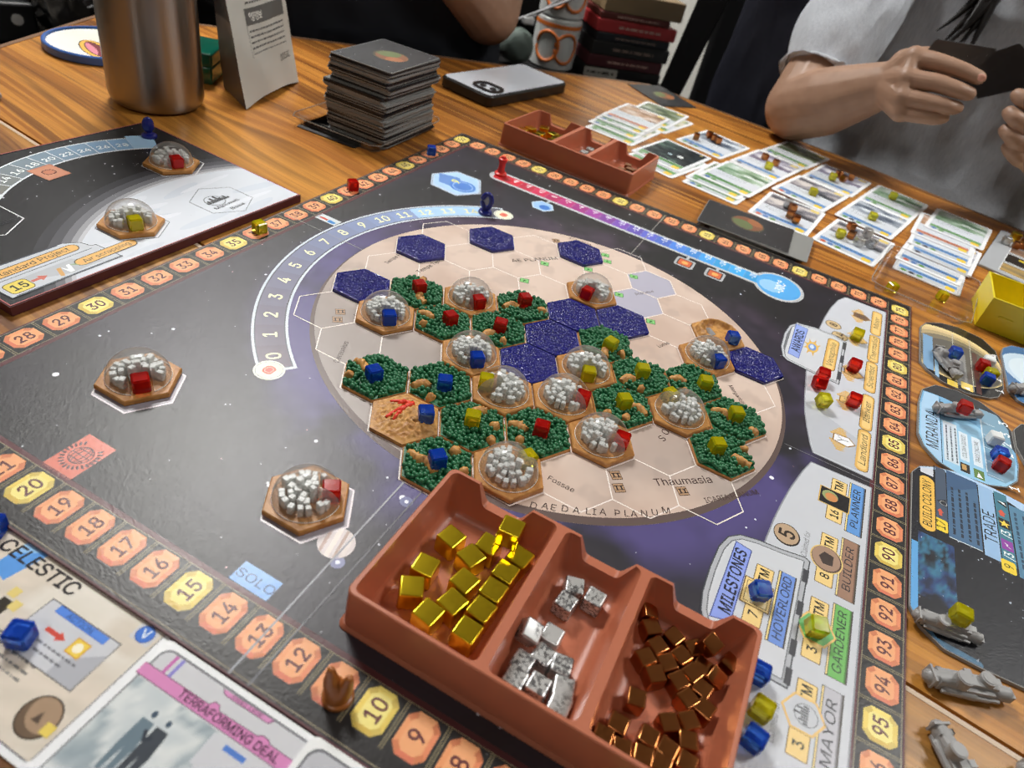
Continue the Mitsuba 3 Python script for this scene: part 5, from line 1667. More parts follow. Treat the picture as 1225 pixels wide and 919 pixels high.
P.rect(279, -14.5, 288, 51.6, (150, 186, 222), 4)
P.text('TRADE', 7.2, 283.5, 13, 90, (20, 28, 44), 6, False, .9)
P.rect(288.6, -14, 296.2, 52, (66, 122, 142), 4)
P.poly([(289.6, 42), (295.6, 39), (295.6, 45)], (24, 28, 34), 5)
P.poly([(290.4, 43.4), (295.4, 40.6), (294, 43.6)], (236, 240, 244), 6)
P.poly([(290.6, 29), (290.6, 32), (289.6, 32), (292, 35.4), (294.4, 32), (293.4, 32), (293.4, 29)], (206, 90, 72), 5)
P.rect(289.4, 18, 295.8, 26.6, (34, 38, 40), 5)
st5 = Polygon([(292.6 + (3.6 if q % 2 == 0 else 1.5) * math.cos(math.radians(90 + 36 * q)), 22.2 + (3.6 if q % 2 == 0 else 1.5) * math.sin(math.radians(90 + 36 * q))) for q in range(10)])
P.poly(st5, (236, 206, 80), 6)
P.text('/3', 5.2, 292.6, 13, 90, (230, 236, 240), 6, True, .8)
P.rect(289.2, -1.6, 295.8, 7.4, (140, 66, 160), 5)
P.poly([(290, 5), (293, 3.4), (292.2, 2.6), (295, .4), (291.6, 2.2), (292.4, 3)], (246, 246, 250), 6)
P.text('/3', 5.2, 292.6, -6, 90, (230, 236, 240), 6, True, .8)
P.poly(rrect(8, 10, 1.6, 291.6, -15.6), (236, 206, 60), 5)
P.text('9', 5, 291.6, -15.6, 90, (40, 32, 16), 6, False, .9)
P.rect(297, -20, 330, 44, (84, 130, 160), 4)
for q in range(5):
    P.squiggle(300 + 5 * q, -12, 50, 90, (50, 76, 98), 2.2, 6, 60 + q)
for q in range(120):
    x, y = gd.uniform(240, 340), gd.uniform(-96, 50)
    P.dot(x, y, .2 + .5 * gd.random() ** 3, (190, 200, 216), 3, 2)
add('printed_face', P.shape('print'), None, k)
c4 = smooth_poly([(311.5, 260), (314, 274), (322, 286), (336, 292), (356, 290), (366, 278), (369, 250), (366, 205), (350, 186), (330, 184), (318, 188), (311.8, 200)], 3)
k = tile('planet_tile', 'light blue planet tile with a grey ship, in front of the yellow box', c4)
P = Print(TZ)
P.poly(c4.buffer(-.5), (70, 112, 160), 1)
P.poly(Point(342, 246).buffer(32, 24).intersection(c4.buffer(-1)), (190, 212, 230), 2)
P.poly(Point(344, 244).buffer(28, 24).intersection(c4.buffer(-1)), (208, 224, 236), 3)
P.poly(sbox(312, 190, 345, 212).intersection(c4.buffer(-1)), (92, 146, 200), 4)
add('printed_face', P.shape('card_print'), None, k)
c5 = smooth_poly([(309, 118), (309.6, 140), (316, 153), (330, 160), (350, 158), (368, 150), (370, 96), (352, 78), (330, 80), (314, 98)], 3)
k = tile('planet_tile', 'dark planet tile cut off by the right edge beside the MIRANDA tile', c5)
P = Print(TZ)
P.poly(c5.buffer(-.5), (34, 35, 40), 1)
P.poly(Point(350, 112).buffer(34, 20).intersection(c5.buffer(-1)), (70, 66, 64), 2)
add('printed_face', P.shape('card_print'), None, k)


def caps(x0, y0, z0, r0, x1, y1, z1, r1):
    return m3.Manifold.batch_hull([m3.Manifold.sphere(r0, 14).translate([x0, y0, z0]), m3.Manifold.sphere(r1, 14).translate([x1, y1, z1])])


def bx(w, d, h, x, y, z, ry=0):
    return m3.Manifold.cube([w, d, h], True).rotate([0, ry, 0]).translate([x, y, z])


def cyl(r, h, x, y, z, r2=None):
    return m3.Manifold.cylinder(h, r, r2 or r, 18).translate([x, y, z])


hullp = [caps(-16, 0, 4.4, 3.4, -6, 0, 5, 4.2), bx(15, 9, 3.2, 3, 0, 4.6), bx(20, 4.6, 2.4, 2, 0, 7.0), cyl(3.5, 4.8, -4.5, -1.5, 6), cyl(3.0, .8, -4.5, -1.5, 10.4), cyl(3.4, 4.6, 7.5, 1, 5.6), cyl(2.7, .8, 7.5, 1, 9.8),
         caps(13, -1, 4.2, 3.0, 17, -1, 4.4, 3.4), bx(6, 3.2, 3.2, 14, 3.6, 4), bx(12, 12, 1.2, 3, 0, 3.2), bx(2.2, 7.2, 5.8, -13, 0, 5), bx(1.0, 7.8, 6.2, -16.5, 0, 5), bx(3, 3, 2, 0, 3.4, 7.6), bx(26, 1.2, 1.2, 0, -5.2, 3.6), bx(24, 1.2, 1.0, 1, 5.4, 3.6),
         bx(5, 5, 4.2, 17.4, -1, 4.2), caps(-10, -3.8, 3.2, 2, 2, -4.6, 3.2, 1.8)]
me_ = m3.Manifold.batch_boolean(hullp, m3.OpType.Add).trim_by_plane([0, 0, 1], .4).translate([0, 0, -.4]).to_mesh()
m_ = trimesh.Trimesh(me_.vert_properties[:, :3], me_.tri_verts, process=True)
m_.apply_scale(.001)
SHIP = ply(m_, 'grey_plastic', 30)
for x, y, z, rot, rx, s_, l in ((262.5, 196.5, .0021, -66, 0, 1.0, 'grey plastic spaceship with a blue cube on the farthest oval planet tile'), (267, 125.5, .0021, 30, 0, .98, 'grey plastic spaceship with a red cube on the MIRANDA tile'),
                              (253.5, -86, .0021, 10, 8, .86, 'grey plastic spaceship with a yellow cube on the starry trade tile'), (262, -115.5, .0003, 21, 0, 1.06, 'grey plastic spaceship lying on the wood in front of the trade tile'),
                              (257.5, -160, .0003, -58, 0, 1.0, 'grey plastic spaceship at the bottom edge, on the paler table'), (300, -141, .0003, 14, 0, 1.0, 'grey plastic spaceship cut off at the right edge on the paler table'),
                              (325, 206, .0021, 40, 0, 1.0, 'grey plastic spaceship on the light blue planet tile at the right edge'), (-530, -22, .0003, 60, 0, .8, 'grey plastic piece cut off at the left edge of the wood')):
    solo('spaceship', l, 'spaceship', SHIP, xf(x * .001, y * .001, z, rot, rx, 0, s_))
for c, x, y, z, dr_, l in (('blue', 264.5, 199.5, .0098, 25, 'blue cube sitting on the ship on the farthest planet tile'), ('red', 267.5, 118.5, .0100, 20, 'red cube lying on the ship on the MIRANDA tile'),
                           ('yellow', 256.5, -83.5, .0088, 25, 'yellow cube on the ship on the starry trade tile'), ('red', 291, 214.5, TZ + .0002, 20, 'red cube in the cube column of the farthest planet tile'),
                           ('yellow', 296.5, 204.8, TZ + .0002, 38, 'yellow cube in the cube column of the farthest planet tile'), ('blue', 293.2, 193.6, TZ + .0002, 15, 'blue cube at the near end of the farthest planet tile'),
                           ('blue', 293.5, 91, TZ + .0002, 30, 'blue cube on the MIRANDA tile touching a red cube'), ('red', 293.5, 79.5, TZ + .0002, 12, 'red cube at the near end of the MIRANDA tile')):
    cube(c, x, y, z, facing(x, y) + dr_, l)
scene['mat_white_cube'] = principled((232, 236, 236), .2, .5, spec_trans=.12)
CUBES['white'] = ply(CUBE, 'white_cube')
cube('white', 296, 225, TZ + .0002, facing(296, 225) + 18, 'white cube in the cube column of the farthest planet tile')
cube('white', 291.5, 108, TZ + .0002, facing(291, 108) + 32, 'white cube on the MIRANDA tile')

# ---------------------------------------------------------------- cards at the front left
scene['mat_card_gloss'] = principled(VC, .16, .5)


cb3 = slab(rrect(CH, CW, 3.2), 0, .9, .15)
cb3.apply_scale(.001)
WIDE = ply(cb3, 'white_card')


def big_card(name, label, x, y, z, rot, P):
    k = thing(name, label, 'card')
    at = xf(x, y, z, rot)
    add('card_body', WIDE, at, k)
    add('face_print', P.shape('card_gloss'), at, k)


# corporation card, lying wide; its far edge slips under the board
P = Print(.0009)
P.poly(rrect(CH - .6, CW - .6, 3), (232, 234, 238), 0)
P.poly(rrect(86.5, 61.5, 2), (110, 110, 116), 1)
P.image(-42.8, -30.2, 42.8, 30.2, art(91, ((222, 216, 204), (228, 222, 212), (212, 202, 188), (226, 214, 200))), 16, 22, 2)
CXO, CYO = -81.5, -306.8           # where the centre lies on the table, in mm


def L(x, y):
    return x - CXO, y - CYO


def PL(*q):
    return [L(*p) for p in q]


P.poly(Polygon(PL((-113.3, -297), (-112, -283), (-103, -278.4), (-100.5, -281), (-104, -299.5))).intersection(rrect(85, 60, 2)), (96, 156, 226), 4)
P.poly(Polygon(PL((-113, -290), (-112, -282), (-106, -279.4), (-104, -284))).intersection(rrect(85, 60, 2)), (150, 196, 240), 5)
P.text('CELESTIC', 5.6, *L(-99.6, -288.2), 0, (46, 44, 46), 7, True, 1.08, slant=.1)
bxx = PL((-83, -294.6), (-48, -294.4), (-47.6, -315.6), (-83, -315.8))
P.poly(bxx, (60, 60, 64), 5)
P.poly(Polygon(bxx).buffer(-.4), (204, 206, 212), 6)
P.poly(PL((-60, -309), (-48, -300), (-48, -315), (-60, -315.2)), (178, 180, 188), 7)
P.poly(rrect(25, 3.2, .4, *L(-65.6, -296.6)), (50, 90, 180), 8)
P.poly(rrect(24.6, 2.8, .4, *L(-65.6, -296.6)), (92, 140, 226), 9)
P.text('ACTION', 2.1, *L(-66.6, -296.6), 0, (30, 50, 110), 10, False, 1.1)
x, y = L(-69.5, -304)
P.poly([(x - 5, y - .9), (x + 1, y - .9), (x + 1, y - 2), (x + 4.6, y), (x + 1, y + 2), (x + 1, y + .9), (x - 5, y + .9)], (206, 84, 72), 8)
P.rect(*L(-62.2, -306.8), *L(-55.6, -300.4), (206, 150, 40), 8)
P.rect(*L(-61.8, -306.4), *L(-56, -300.8), (238, 206, 90), 9)
P.poly(Point(*L(-58.9, -303.6)).buffer(1.9, 3), (246, 240, 214), 10)
for q in range(2):
    P.squiggle(*L(-76, -308.6 - 2.8 * q), 18 + 4 * (1 - q), 0, (110, 112, 120), 1.2, 8, 80 + q)
for q in range(5):
    P.squiggle(*L(-108, -313 - 2.9 * q), 44 - 6 * (q == 4), 0, (120, 118, 116), 1.3, 5, 90 + q)
ci = Point(*L(-48.4, -326.2)).buffer(7.4, 12)
P.poly(ci, (44, 40, 38), 6)
P.poly(ci.buffer(-.5), (112, 94, 78), 7)
P.poly(affinity.translate(ci.buffer(-.5), 1.6, 2.4).intersection(ci.buffer(-.6)), (168, 142, 118), 8)
P.poly(PL((-50, -328), (-48.4, -324), (-46.6, -328)), (92, 78, 68), 9)
P.rect(*L(-44.4, -329.6), *L(-40.4, -325.6), (230, 206, 104), 10)
for x, y in ((-91, -304), (-96, -300.5)):
    P.rect(*L(x - 2, y - 2), *L(x + 2, y + 2), (226, 206, 130), 6)
P.rect(*L(-97.5, -309), *L(-92, -303.4), (60, 56, 50), 5)
P.poly(rrect(9, 7, .6, *L(-44.4, -287.4)), (206, 206, 210), 6)
P.dot(*L(-44.4, -287.2), 3.6, (40, 70, 150), 7, 8)
P.dot(*L(-44.4, -287.2), 3.3, (70, 120, 210), 8, 8)
P.text('V', 3.6, *L(-44.4, -287.0), 10, (220, 232, 246), 9, True)
P.poly(rrect(30, 4, 1, *L(-108, -280)), (206, 208, 214), 6)
big_card('corporation_card', 'cream corporation card titled CELESTIC at the bottom left, partly under the board edge', CXO * .001, CYO * .001, .0002, 0, P)
cube('blue', -76.5, -311.5, .0012, 22, 'blue cube on the CELESTIC corporation card')
cube('blue', -126.5, -287, .0006, 30, 'blue cube at the left edge by the board border')

P = Print(.0009)
P.poly(rrect(CH - .6, CW - .6, 3), (236, 238, 242), 0)
CXO, CYO = 8.9, -316.9
fr = rrect(86, 61, 4.5)
P.poly(fr, (126, 128, 134), 1)
P.poly(fr.buffer(-.9), (206, 207, 212), 2)
P.image(*L(-33.4, -346.5), *L(5, -299.8), art(94, ((196, 204, 208), (222, 226, 226), (150, 164, 172), (214, 220, 220))), 18, 16, 3)
P.poly(Polygon(PL((-35.4, -299.4), (-35.4, -294.6), (-5.8, -294.4), (-4.6, -292.6), (-2.2, -292.8), (-1, -294.4), (15.6, -294), (17, -292.9), (20, -293), (21.4, -294), (51, -294.2), (51, -299.2))), (96, 60, 84), 5)
P.poly(Polygon(PL((-35.4, -299.1), (-35.4, -294.9), (-5.6, -294.7), (-4.4, -292.9), (-2.4, -293.1), (-1.2, -294.7), (15.8, -294.3), (17.2, -293.2), (19.8, -293.3), (21.2, -294.3), (51, -294.5), (51, -298.9))), (214, 140, 190), 6)
P.text('TERRAFORMING DEAL', 3.1, *L(5.0, -296.6), 0, (60, 34, 52), 8, True, .96)
P.poly(PL((-5.6, -287.6), (-4.4, -289.2), (-2.6, -289.4), (1, -289.4), (16, -289.2), (17.4, -287.2)), (110, 70, 96), 5)
P.poly(PL((-5, -287.6), (-4.2, -288.8), (-2.6, -289.1), (1, -289.1), (15.6, -288.9), (16.8, -287.2)), (216, 150, 196), 6)
P.text('PRELUDE', 1.8, *L(5.8, -288.3), 0, (80, 44, 66), 7, False, 1.25)
for x, c in ((-27.5, (196, 110, 176)), (-24.6, (140, 134, 206))):
    P.poly(PL((x - .7, -294.8), (x + .7, -294.8), (x + .7, -287.4), (x - .7, -287.4)), c, 5)
for x, s_ in ((-18, 1.0), (-11.6, .92)):
    P.poly(affinity.scale(Point(*L(x, -306.6)).buffer(1), 1.0 * s_, 1.3 * s_), (70, 86, 104), 6)
    P.poly(PL((x - 2.6, -309), (x + 2.4, -309), (x + 3.4, -318), (x + 2.4, -328), (x + .6, -328), (x, -319), (x - 1, -328), (x - 2.8, -328), (x - 3, -318)), (110, 128, 140) if x < -15 else (70, 76, 84), 5)
P.poly(LineString(PL((-16, -312), (-14.6, -314.4), (-13, -313))).buffer(.7), (60, 66, 76), 6)
P.rect(*L(3, -312), *L(20, -300.4), (206, 208, 214), 5)
P.rect(*L(9, -303.6), *L(18, -301.6), (90, 130, 206), 6)
big_card('prelude_card', 'white-framed card with a pink banner reading TERRAFORMING DEAL at the bottom left', CXO * .001, CYO * .001, .0011, 0, P)
P = Print(.0009)
P.poly(rrect(CH - .6, CW - .6, 3), (236, 238, 238), 0)
P.poly(rrect(86, 61, 5), (120, 122, 128), 1)
P.poly(rrect(84, 59, 4.4), (190, 192, 198), 2)
P.poly(rrect(80, 5, .6, 0, 17), (214, 140, 190), 3)
big_card('prelude_card', 'white-framed grey card cut off by the bottom edge, overlapping the pink-bannered card', .0770, -.3166, .0022, 0, P)
# ---------------------------------------------------------------- people, and the things behind the table
scene['mat_skin'] = principled(mikit.proc(lambda p, n, uv: mikit.mix((.37, .228, .158), (.285, .165, .108), mikit.fbm(p.x * 60, p.y * 60, p.z * 60, 3))), .45, .4)
scene['mat_nail'] = principled((214, 160, 140), .3, .5)
scene['mat_grey_shirt'] = principled(mikit.proc(lambda p, n, uv: mikit.mix((.36, .385, .425), (.50, .525, .565), mikit.fbm(p.x * 700, p.y * 700, p.z * 90, 2))), .9, .2, sheen=.3)
scene['mat_dark_shirt'] = principled((25, 27, 33), .9, .2)
scene['mat_trousers'] = principled((26, 27, 32), .9, .2)
scene['mat_hair'] = principled((18, 15, 15), .35, .5)
scene['mat_navy_cloth'] = principled(mikit.proc(lambda p, n, uv: mikit.mix((.0035, .0042, .0105), (.006, .007, .016), mikit.fbm(p.x * 300, p.y * 300, p.z * 300, 2))), .75, .3)
scene['mat_black_cloth'] = principled((12, 12, 14), .8, .2)
scene['mat_black_gloss'] = principled((9, 9, 11), .16, .5)


def M4(o, x, y, z):
    m = np.eye(4)
    m[:3, 0], m[:3, 1], m[:3, 2], m[:3, 3] = x, y, z, o
    return T(m)


def wrinkle(m, amp, f, seed, stretch=(1, 1, 1), soft=0):
    v = np.array(m.vertices)
    d = meshkit.fbm(v * f * np.array(stretch), 4, seed) - .5
    r = np.abs(meshkit.fbm(v * f * .7 * np.array(stretch) + 7, 3, seed + 3) - .5)
    m.vertices = v + m.vertex_normals * ((d * 1.3 - r * 1.2) * amp)[:, None]
    return trimesh.smoothing.filter_taubin(m, iterations=soft) if soft else m


def manifold_bones(chains, n=24):
    ps = []
    for ch in chains:
        for a, b in zip(ch[:-1], ch[1:]):
            ps.append(m3.Manifold.batch_hull([m3.Manifold.sphere(q[3], n).translate(list(q[:3])) for q in (a, b)]))
    return m3.Manifold.batch_boolean(ps, m3.OpType.Add)


def to_tri(m, refine, smooth):
    me = m.refine_to_length(refine).to_mesh()
    t = trimesh.Trimesh(me.vert_properties[:, :3], me.tri_verts, process=True)
    return trimesh.smoothing.filter_taubin(t, iterations=smooth)


# --- the player in the grey T-shirt, elbow on the table, holding cards
p2 = thing('person', 'person in a grey T-shirt with long dark hair, elbow on the table, holding dark cards', 'person')
wr = (.1448, .6330, .1140)
fing = {'index': [(.1566, .6189, .1494), (.1807, .6087, .1532), (.2073, .5998, .1534), (.2264, .5955, .1515)],
        'middle': [(.1586, .6026, .1290), (.1905, .5935, .1350), (.2136, .5875, .1352), (.2253, .5905, .1346)],
        'ring': [(.1636, .5924, .1112), (.1950, .5850, .1160), (.2135, .5840, .1175), (.2215, .5895, .1180)],
        'pinky': [(.1700, .5893, .0973), (.1953, .5841, .1010), (.2085, .5840, .1030), (.2145, .5880, .1045)]}
rad = {'index': (.0112, .0098, .0086, .0074), 'middle': (.0116, .0100, .0088, .0076), 'ring': (.0110, .0096, .0084, .0072), 'pinky': (.0098, .0086, .0074, .0064)}
ch = []
for f_ in fing:
    ch.append([(*p, r) for p, r in zip(fing[f_], rad[f_])])
    ch.append([(*wr, .0235), (*fing[f_][0], rad[f_][0] + .0022)])
mc = [fing[f_][0] for f_ in fing]
for a, b in zip(mc[:-1], mc[1:]):
    ch.append([(*a, .0118), (*b, .0112)])
ch.append([(.1500, .6330, .1240, .020), (.1500, .6480, .1390, .0150), (.1671, .6560, .1500, .0105), (.1850, .6545, .1555, .0090), (.1985, .6515, .1560, .0078)])
ch.append([(.056, .700, .0450, .0440), (.086, .679, .0650, .0435), (.118, .655, .0910, .0345), (*wr, .0255)])
ch.append([(.105, .950, .330, .048), (.064, .765, .110, .044), (.056, .700, .0450, .0440)])
# the other arm
wl = (.3500, .6300, .1120)
lf = {'thumb': [(.325, .612, .150), (.300, .607, .158), (.2790, .6010, .1605)], 'index': [(.318, .610, .130), (.296, .596, .140), (.2785, .5905, .1440), (.2705, .5950, .1465)],
      'middle': [(.318, .603, .113), (.294, .588, .121), (.2785, .5845, .1265), (.2720, .5900, .1290)], 'ring': [(.321, .600, .098), (.298, .586, .104), (.2850, .5840, .1090), (.2785, .5890, .1115)], 'pinky': [(.326, .600, .086), (.306, .588, .090), (.2960, .5860, .0940), (.2910, .5900, .0960)]}
for f_, js in lf.items():
    rr = (.0112, .0098, .0086, .0076)
    ch.append([(*p, r) for p, r in zip(js, rr)])
    ch.append([(*wl, .0235), (*js[0], .0130)])
ch.append([(.430, .690, .0450, .0440), (.400, .668, .0700, .042), (*wl, .0255)])
ch.append([(.420, .930, .330, .048), (.432, .760, .120, .044), (.430, .690, .0450, .0440)])
# trunk, neck, head
ch += [[(.27, .985, -.22, .105), (.27, .965, -.02, .10), (.26, .965, .20, .105), (.255, .965, .34, .07), (.25, .960, .42, .052), (.248, .945, .50, .060)],
       [(.105, .95, .33, .055), (.255, .965, .35, .07), (.42, .93, .33, .055)],
       [(.248, .930, .50, .070), (.248, .935, .565, .098)], [(.248, .850, .53, .014), (.248, .842, .515, .016)]]
add('body', ply(bones(ch, .0042, 9), 'skin', True), None, p2)
for f_, js in fing.items():
    a, b = np.array(js[-2]), np.array(js[-1])
    d = (b - a) / np.linalg.norm(b - a)
    if f_ == 'index':
        nl = hull(np.random.default_rng(2).normal(size=(60, 3)) * 0 + trimesh.creation.icosphere(subdivisions=2).vertices[:60 if False else None] if False else trimesh.creation.icosphere(subdivisions=2).vertices * [.0048, .0016, .0040])
        nl.apply_transform(trimesh.transformations.rotation_matrix(math.atan2(d[1], d[0]), [0, 0, 1]))
        nl.apply_translation(b + np.array([.0012, -.0066, .0016]))
        add('fingernail', ply(nl, 'nail', True), None, p2)
sl = manifold_bones([[(.105, .955, .335, .078), (.062, .765, .115, .064), (.056, .700, .045, .060)]]).trim_by_plane([.147, .647, .748], .532)
sl2 = manifold_bones([[(.42, .935, .335, .078), (.434, .765, .125, .064), (.430, .690, .045, .060)]]).trim_by_plane([-.02, .62, .75], .535)
tor = manifold_bones([[(.20, .985, -.26, .150), (.20, .940, -.04, .148), (.19, .955, .20, .140), (.155, .96, .335, .075)], [(.345, .985, -.26, .150), (.345, .935, -.04, .148), (.33, .945, .20, .140), (.36, .945, .335, .075)],
                      [(.20, .94, -.04, .148), (.345, .935, -.04, .148)], [(.19, .955, .20, .14), (.33, .945, .20, .14)], [(.12, .955, .34, .07), (.25, .97, .365, .075), (.40, .94, .34, .07)],
                      [(.20, .90, -.10, .14), (.30, .86, -.09, .12), (.345, .89, -.10, .14)]])
sh_ = to_tri(m3.Manifold.batch_boolean([sl, sl2, tor], m3.OpType.Add), .009, 14)
add('shirt', ply(wrinkle(sh_, .048, 8, 4, (1, 1, .7), 10), 'grey_shirt', True), None, p2, label='grey T-shirt with loose folds')
add('trousers', ply(bones([[(.20, .97, -.30, .105), (.19, .62, -.27, .075), (.19, .60, -.62, .050), (.19, .60, -.70, .042)], [(.34, .97, -.30, .105), (.36, .62, -.27, .075), (.36, .60, -.62, .050), (.36, .60, -.70, .042)], [(.20, .98, -.28, .12), (.34, .98, -.28, .12)]], .03, 4), 'trousers', True), None, p2)
hr = [[(.248, .960, .585, .108), (.248, 1.02, .50, .095), (.248, 1.05, .36, .085), (.25, 1.07, .20, .06)], [(.165, .955, .54, .045), (.155, .930, .42, .036), (.165, .87, .32, .026), (.180, .80, .225, .012)], [(.335, .955, .54, .045), (.345, .920, .42, .036), (.335, .86, .30, .026), (.320, .80, .21, .012)]]
hm = bones(hr, .012, 3)
add('hair', ply(wrinkle(hm, .010, 40, 8, (1, 1, .15)), 'hair', True), None, p2, label='long dark hair')
gh = np.random.default_rng(17)
lk = []
for q in range(14):
    e = np.array([.202, .790, .170]) + gh.normal(0, 1, 3) * [.010, .006, .013]
    s_ = np.array([.222, .850, .350]) + gh.normal(0, 1, 3) * [.016, .008, .004]
    mid = np.array([.226, .800, .235]) + gh.normal(0, 1, 3) * [.010, .006, .004]
    u = np.linspace(0, 1, 14)[:, None]
    lk.append(tube((1 - u) ** 2 * s_ + 2 * u * (1 - u) * mid + u * u * e, .011 * (1 - np.linspace(0, 1, 14) ** 1.6) + .0007, 8))
add('hair_lock', ply(cat(lk), 'hair', True), None, p2, 'stuff', 'loose dark strands hanging over the shirt')


def held_card(o_tl, ang, lift, label, pr=True):
    r = np.array([.961, .235, .092])
    r /= np.linalg.norm(r)
    u = np.array([0, -.72, .69])
    u -= r * (u @ r)
    u /= np.linalg.norm(u)
    n = np.cross(r, u)
    a = math.radians(ang)
    x, y = r * math.cos(a) + u * math.sin(a), -r * math.sin(a) + u * math.cos(a)
    o = np.array(o_tl) + n * lift
    k_ = thing('held_card', label, 'card')
    add('card_body', BACKS[0], M4(o, x, y, n), k_)
    if pr:
        add('back_print', BACKP, M4(o, x, y, n), k_)


r_ = np.array([.961, .235, .092])
u_ = np.array([.10, -.70, .70])
tl_ = np.array([.1684, .6160, .1735])
held_card(tl_ + r_ * .033 - u_ * .0455, 0, 0, 'dark card with a planet on its back, held under the index finger')
held_card(tl_ + r_ * .080 - u_ * .044, -38, -.0016, 'dark card fanned to the right behind the first card in the hand', False)
held_card(tl_ + r_ * .108 - u_ * .040, -46, -.0030, 'dark card nearest the second hand at the right edge', False)

# --- the player in the dark T-shirt behind the draw pile
p1 = thing('person', 'person in a dark T-shirt behind the draw pile, bare elbow at the table edge', 'person')
e1, e2 = np.array([.745, .667]), np.array([-.667, .745])


def Q(a, b, z, r):
    """a along the slanted table edge, b away from the table."""
    o = np.array([-.590, .600])
    p = o + e1 * a + e2 * b
    return (p[0], p[1], z, r)


ch = [[Q(0, .03, -.24, .09), Q(0, 0, 0, .085), Q(0, .02, .22, .09), Q(0, .04, .36, .08), Q(0, .03, .44, .055), Q(0, .0, .52, .06)], [Q(-.17, .03, .34, .055), Q(0, .04, .36, .07), Q(.17, .03, .34, .055)],
      [Q(0, -.01, .53, .07), Q(0, 0, .585, .10)], [Q(0, -.10, .55, .014), Q(0, -.108, .535, .016)],
      [Q(.17, .03, .34, .055), (-.418, .668, .160, .050), (-.398, .628, .050, .044), (-.420, .590, .085, .042), (-.462, .556, .170, .030), (-.480, .540, .205, .026)],
      [(-.480, .540, .205, .026), (-.495, .530, .250, .030), (-.500, .530, .275, .022)], [Q(-.17, .03, .34, .055), Q(-.20, .02, .05, .048), Q(-.12, -.10, -.06, .036), Q(-.03, -.14, -.08, .028), Q(.03, -.15, -.085, .030)]]
for q in range(4):
    z = .262 + .007 * q
    ch.append([(-.497 + .006 * q, .530 - .004 * q, .262, .010), (-.520 + .012 * q, .512, .310 + .004 * q, .0085), (-.515 + .012 * q, .490, .335 + .003 * q, .0075)])
ch.append([(-.485, .540, .235, .014), (-.468, .512, .270, .011), (-.470, .495, .295, .008)])
add('body', ply(bones(ch, .008, 8), 'skin', True), None, p1)
tor = manifold_bones([[Q(-.09, .03, -.28, .140), Q(-.09, .0, 0, .128), Q(-.08, .02, .22, .130), Q(-.09, .04, .34, .075)], [Q(.09, .03, -.28, .140), Q(.09, .0, 0, .128), Q(.08, .02, .22, .130), Q(.09, .04, .34, .075)], [Q(-.09, 0, 0, .128), Q(.09, 0, 0, .128)], [Q(-.08, .02, .22, .13), Q(.08, .02, .22, .13)],
                      [Q(-.15, .035, .345, .07), Q(0, .05, .37, .078), Q(.15, .035, .345, .07)], [Q(.16, .03, .34, .072), (-.425, .680, .200, .066)], [Q(-.16, .03, .34, .072), Q(-.19, .02, .17, .066)]])
add('shirt', ply(wrinkle(to_tri(tor, .011, 6), .022, 12, 14), 'dark_shirt', True), None, p1, label='dark T-shirt')
add('trousers', ply(bones([[Q(-.08, .02, -.32, .10), Q(-.08, -.34, -.28, .07), Q(-.08, -.36, -.62, .05), Q(-.08, -.36, -.70, .042)], [Q(.08, .02, -.32, .10), Q(.08, -.34, -.28, .07), Q(.08, -.36, -.62, .05), Q(.08, -.36, -.70, .042)], [Q(-.08, .03, -.30, .12), Q(.08, .03, -.30, .12)]], .03, 4), 'trousers', True), None, p1)
hm = bones([[Q(0, .015, .61, .104), Q(0, .05, .545, .08)]], .012, 3)
add('hair', ply(wrinkle(hm, .01, 50, 9), 'hair', True), None, p1)


def chair(label, x, y, rot, back_h=0, w=.34):
    k_ = thing('chair' if back_h else 'stool', label, 'chair' if back_h else 'stool')
    at_ = xf(x, y, 0, rot)
    add('seat', ply(rbox(w, w, .05, .022, (0, 0, -.445)), 'black_cloth', 40), at_, k_)
    if back_h:
        add('backrest', ply(rbox(w - .02, .035, back_h, .016, (0, w / 2, -.40 + back_h / 2)), 'black_cloth', 40), at_, k_)
    lg_ = ply(trimesh.creation.cylinder(.014, .27, 16).apply_translation([0, 0, -.605]), 'black_plastic')
    for sx_ in (-1, 1):
        for sy_ in (-1, 1):
            add('leg', lg_, xf(x, y, 0, rot) @ T().translate([sx_ * (w / 2 - .035), sy_ * (w / 2 - .035), 0]), k_)
    return k_


chair('black stool under the person in the grey T-shirt', .300, 1.0, 0, 0, .32)
chair('black stool under the person in the dark T-shirt', -.60, .615, 42, 0, .28)
chair('black chair carrying the navy jacket at the far table edge', -.030, .985, 0, .60, .30)
# navy jacket over the chair
jk = thing('navy_jacket', 'dark navy jacket hanging over the chair between the books and the grey T-shirt', 'jacket')
jm = m3.Manifold.batch_hull([m3.Manifold.sphere(.035, 20).translate(q) for q in ([-.062, .905, .25], [-.005, .900, .26], [-.062, .905, -.05], [.020, .850, -.10], [-.055, .900, -.30], [.000, .850, -.30])])
jm = jm + manifold_bones([[(-.010, .925, .25, .040), (-.006, .930, .16, .044), (.012, .905, .05, .042), (.010, .880, -.10, .038)]])
jt = to_tri(jm, .010, 4)
add('coat_body', ply(wrinkle(jt, .022, 9, 31, (1.4, 1.4, .45)), 'navy_cloth', True), None, jk)
zp = [(-.030 + .006 * math.sin(9 * z), .857 - .02 * (z > 9), z) for z in np.linspace(.34, -.28, 24)]
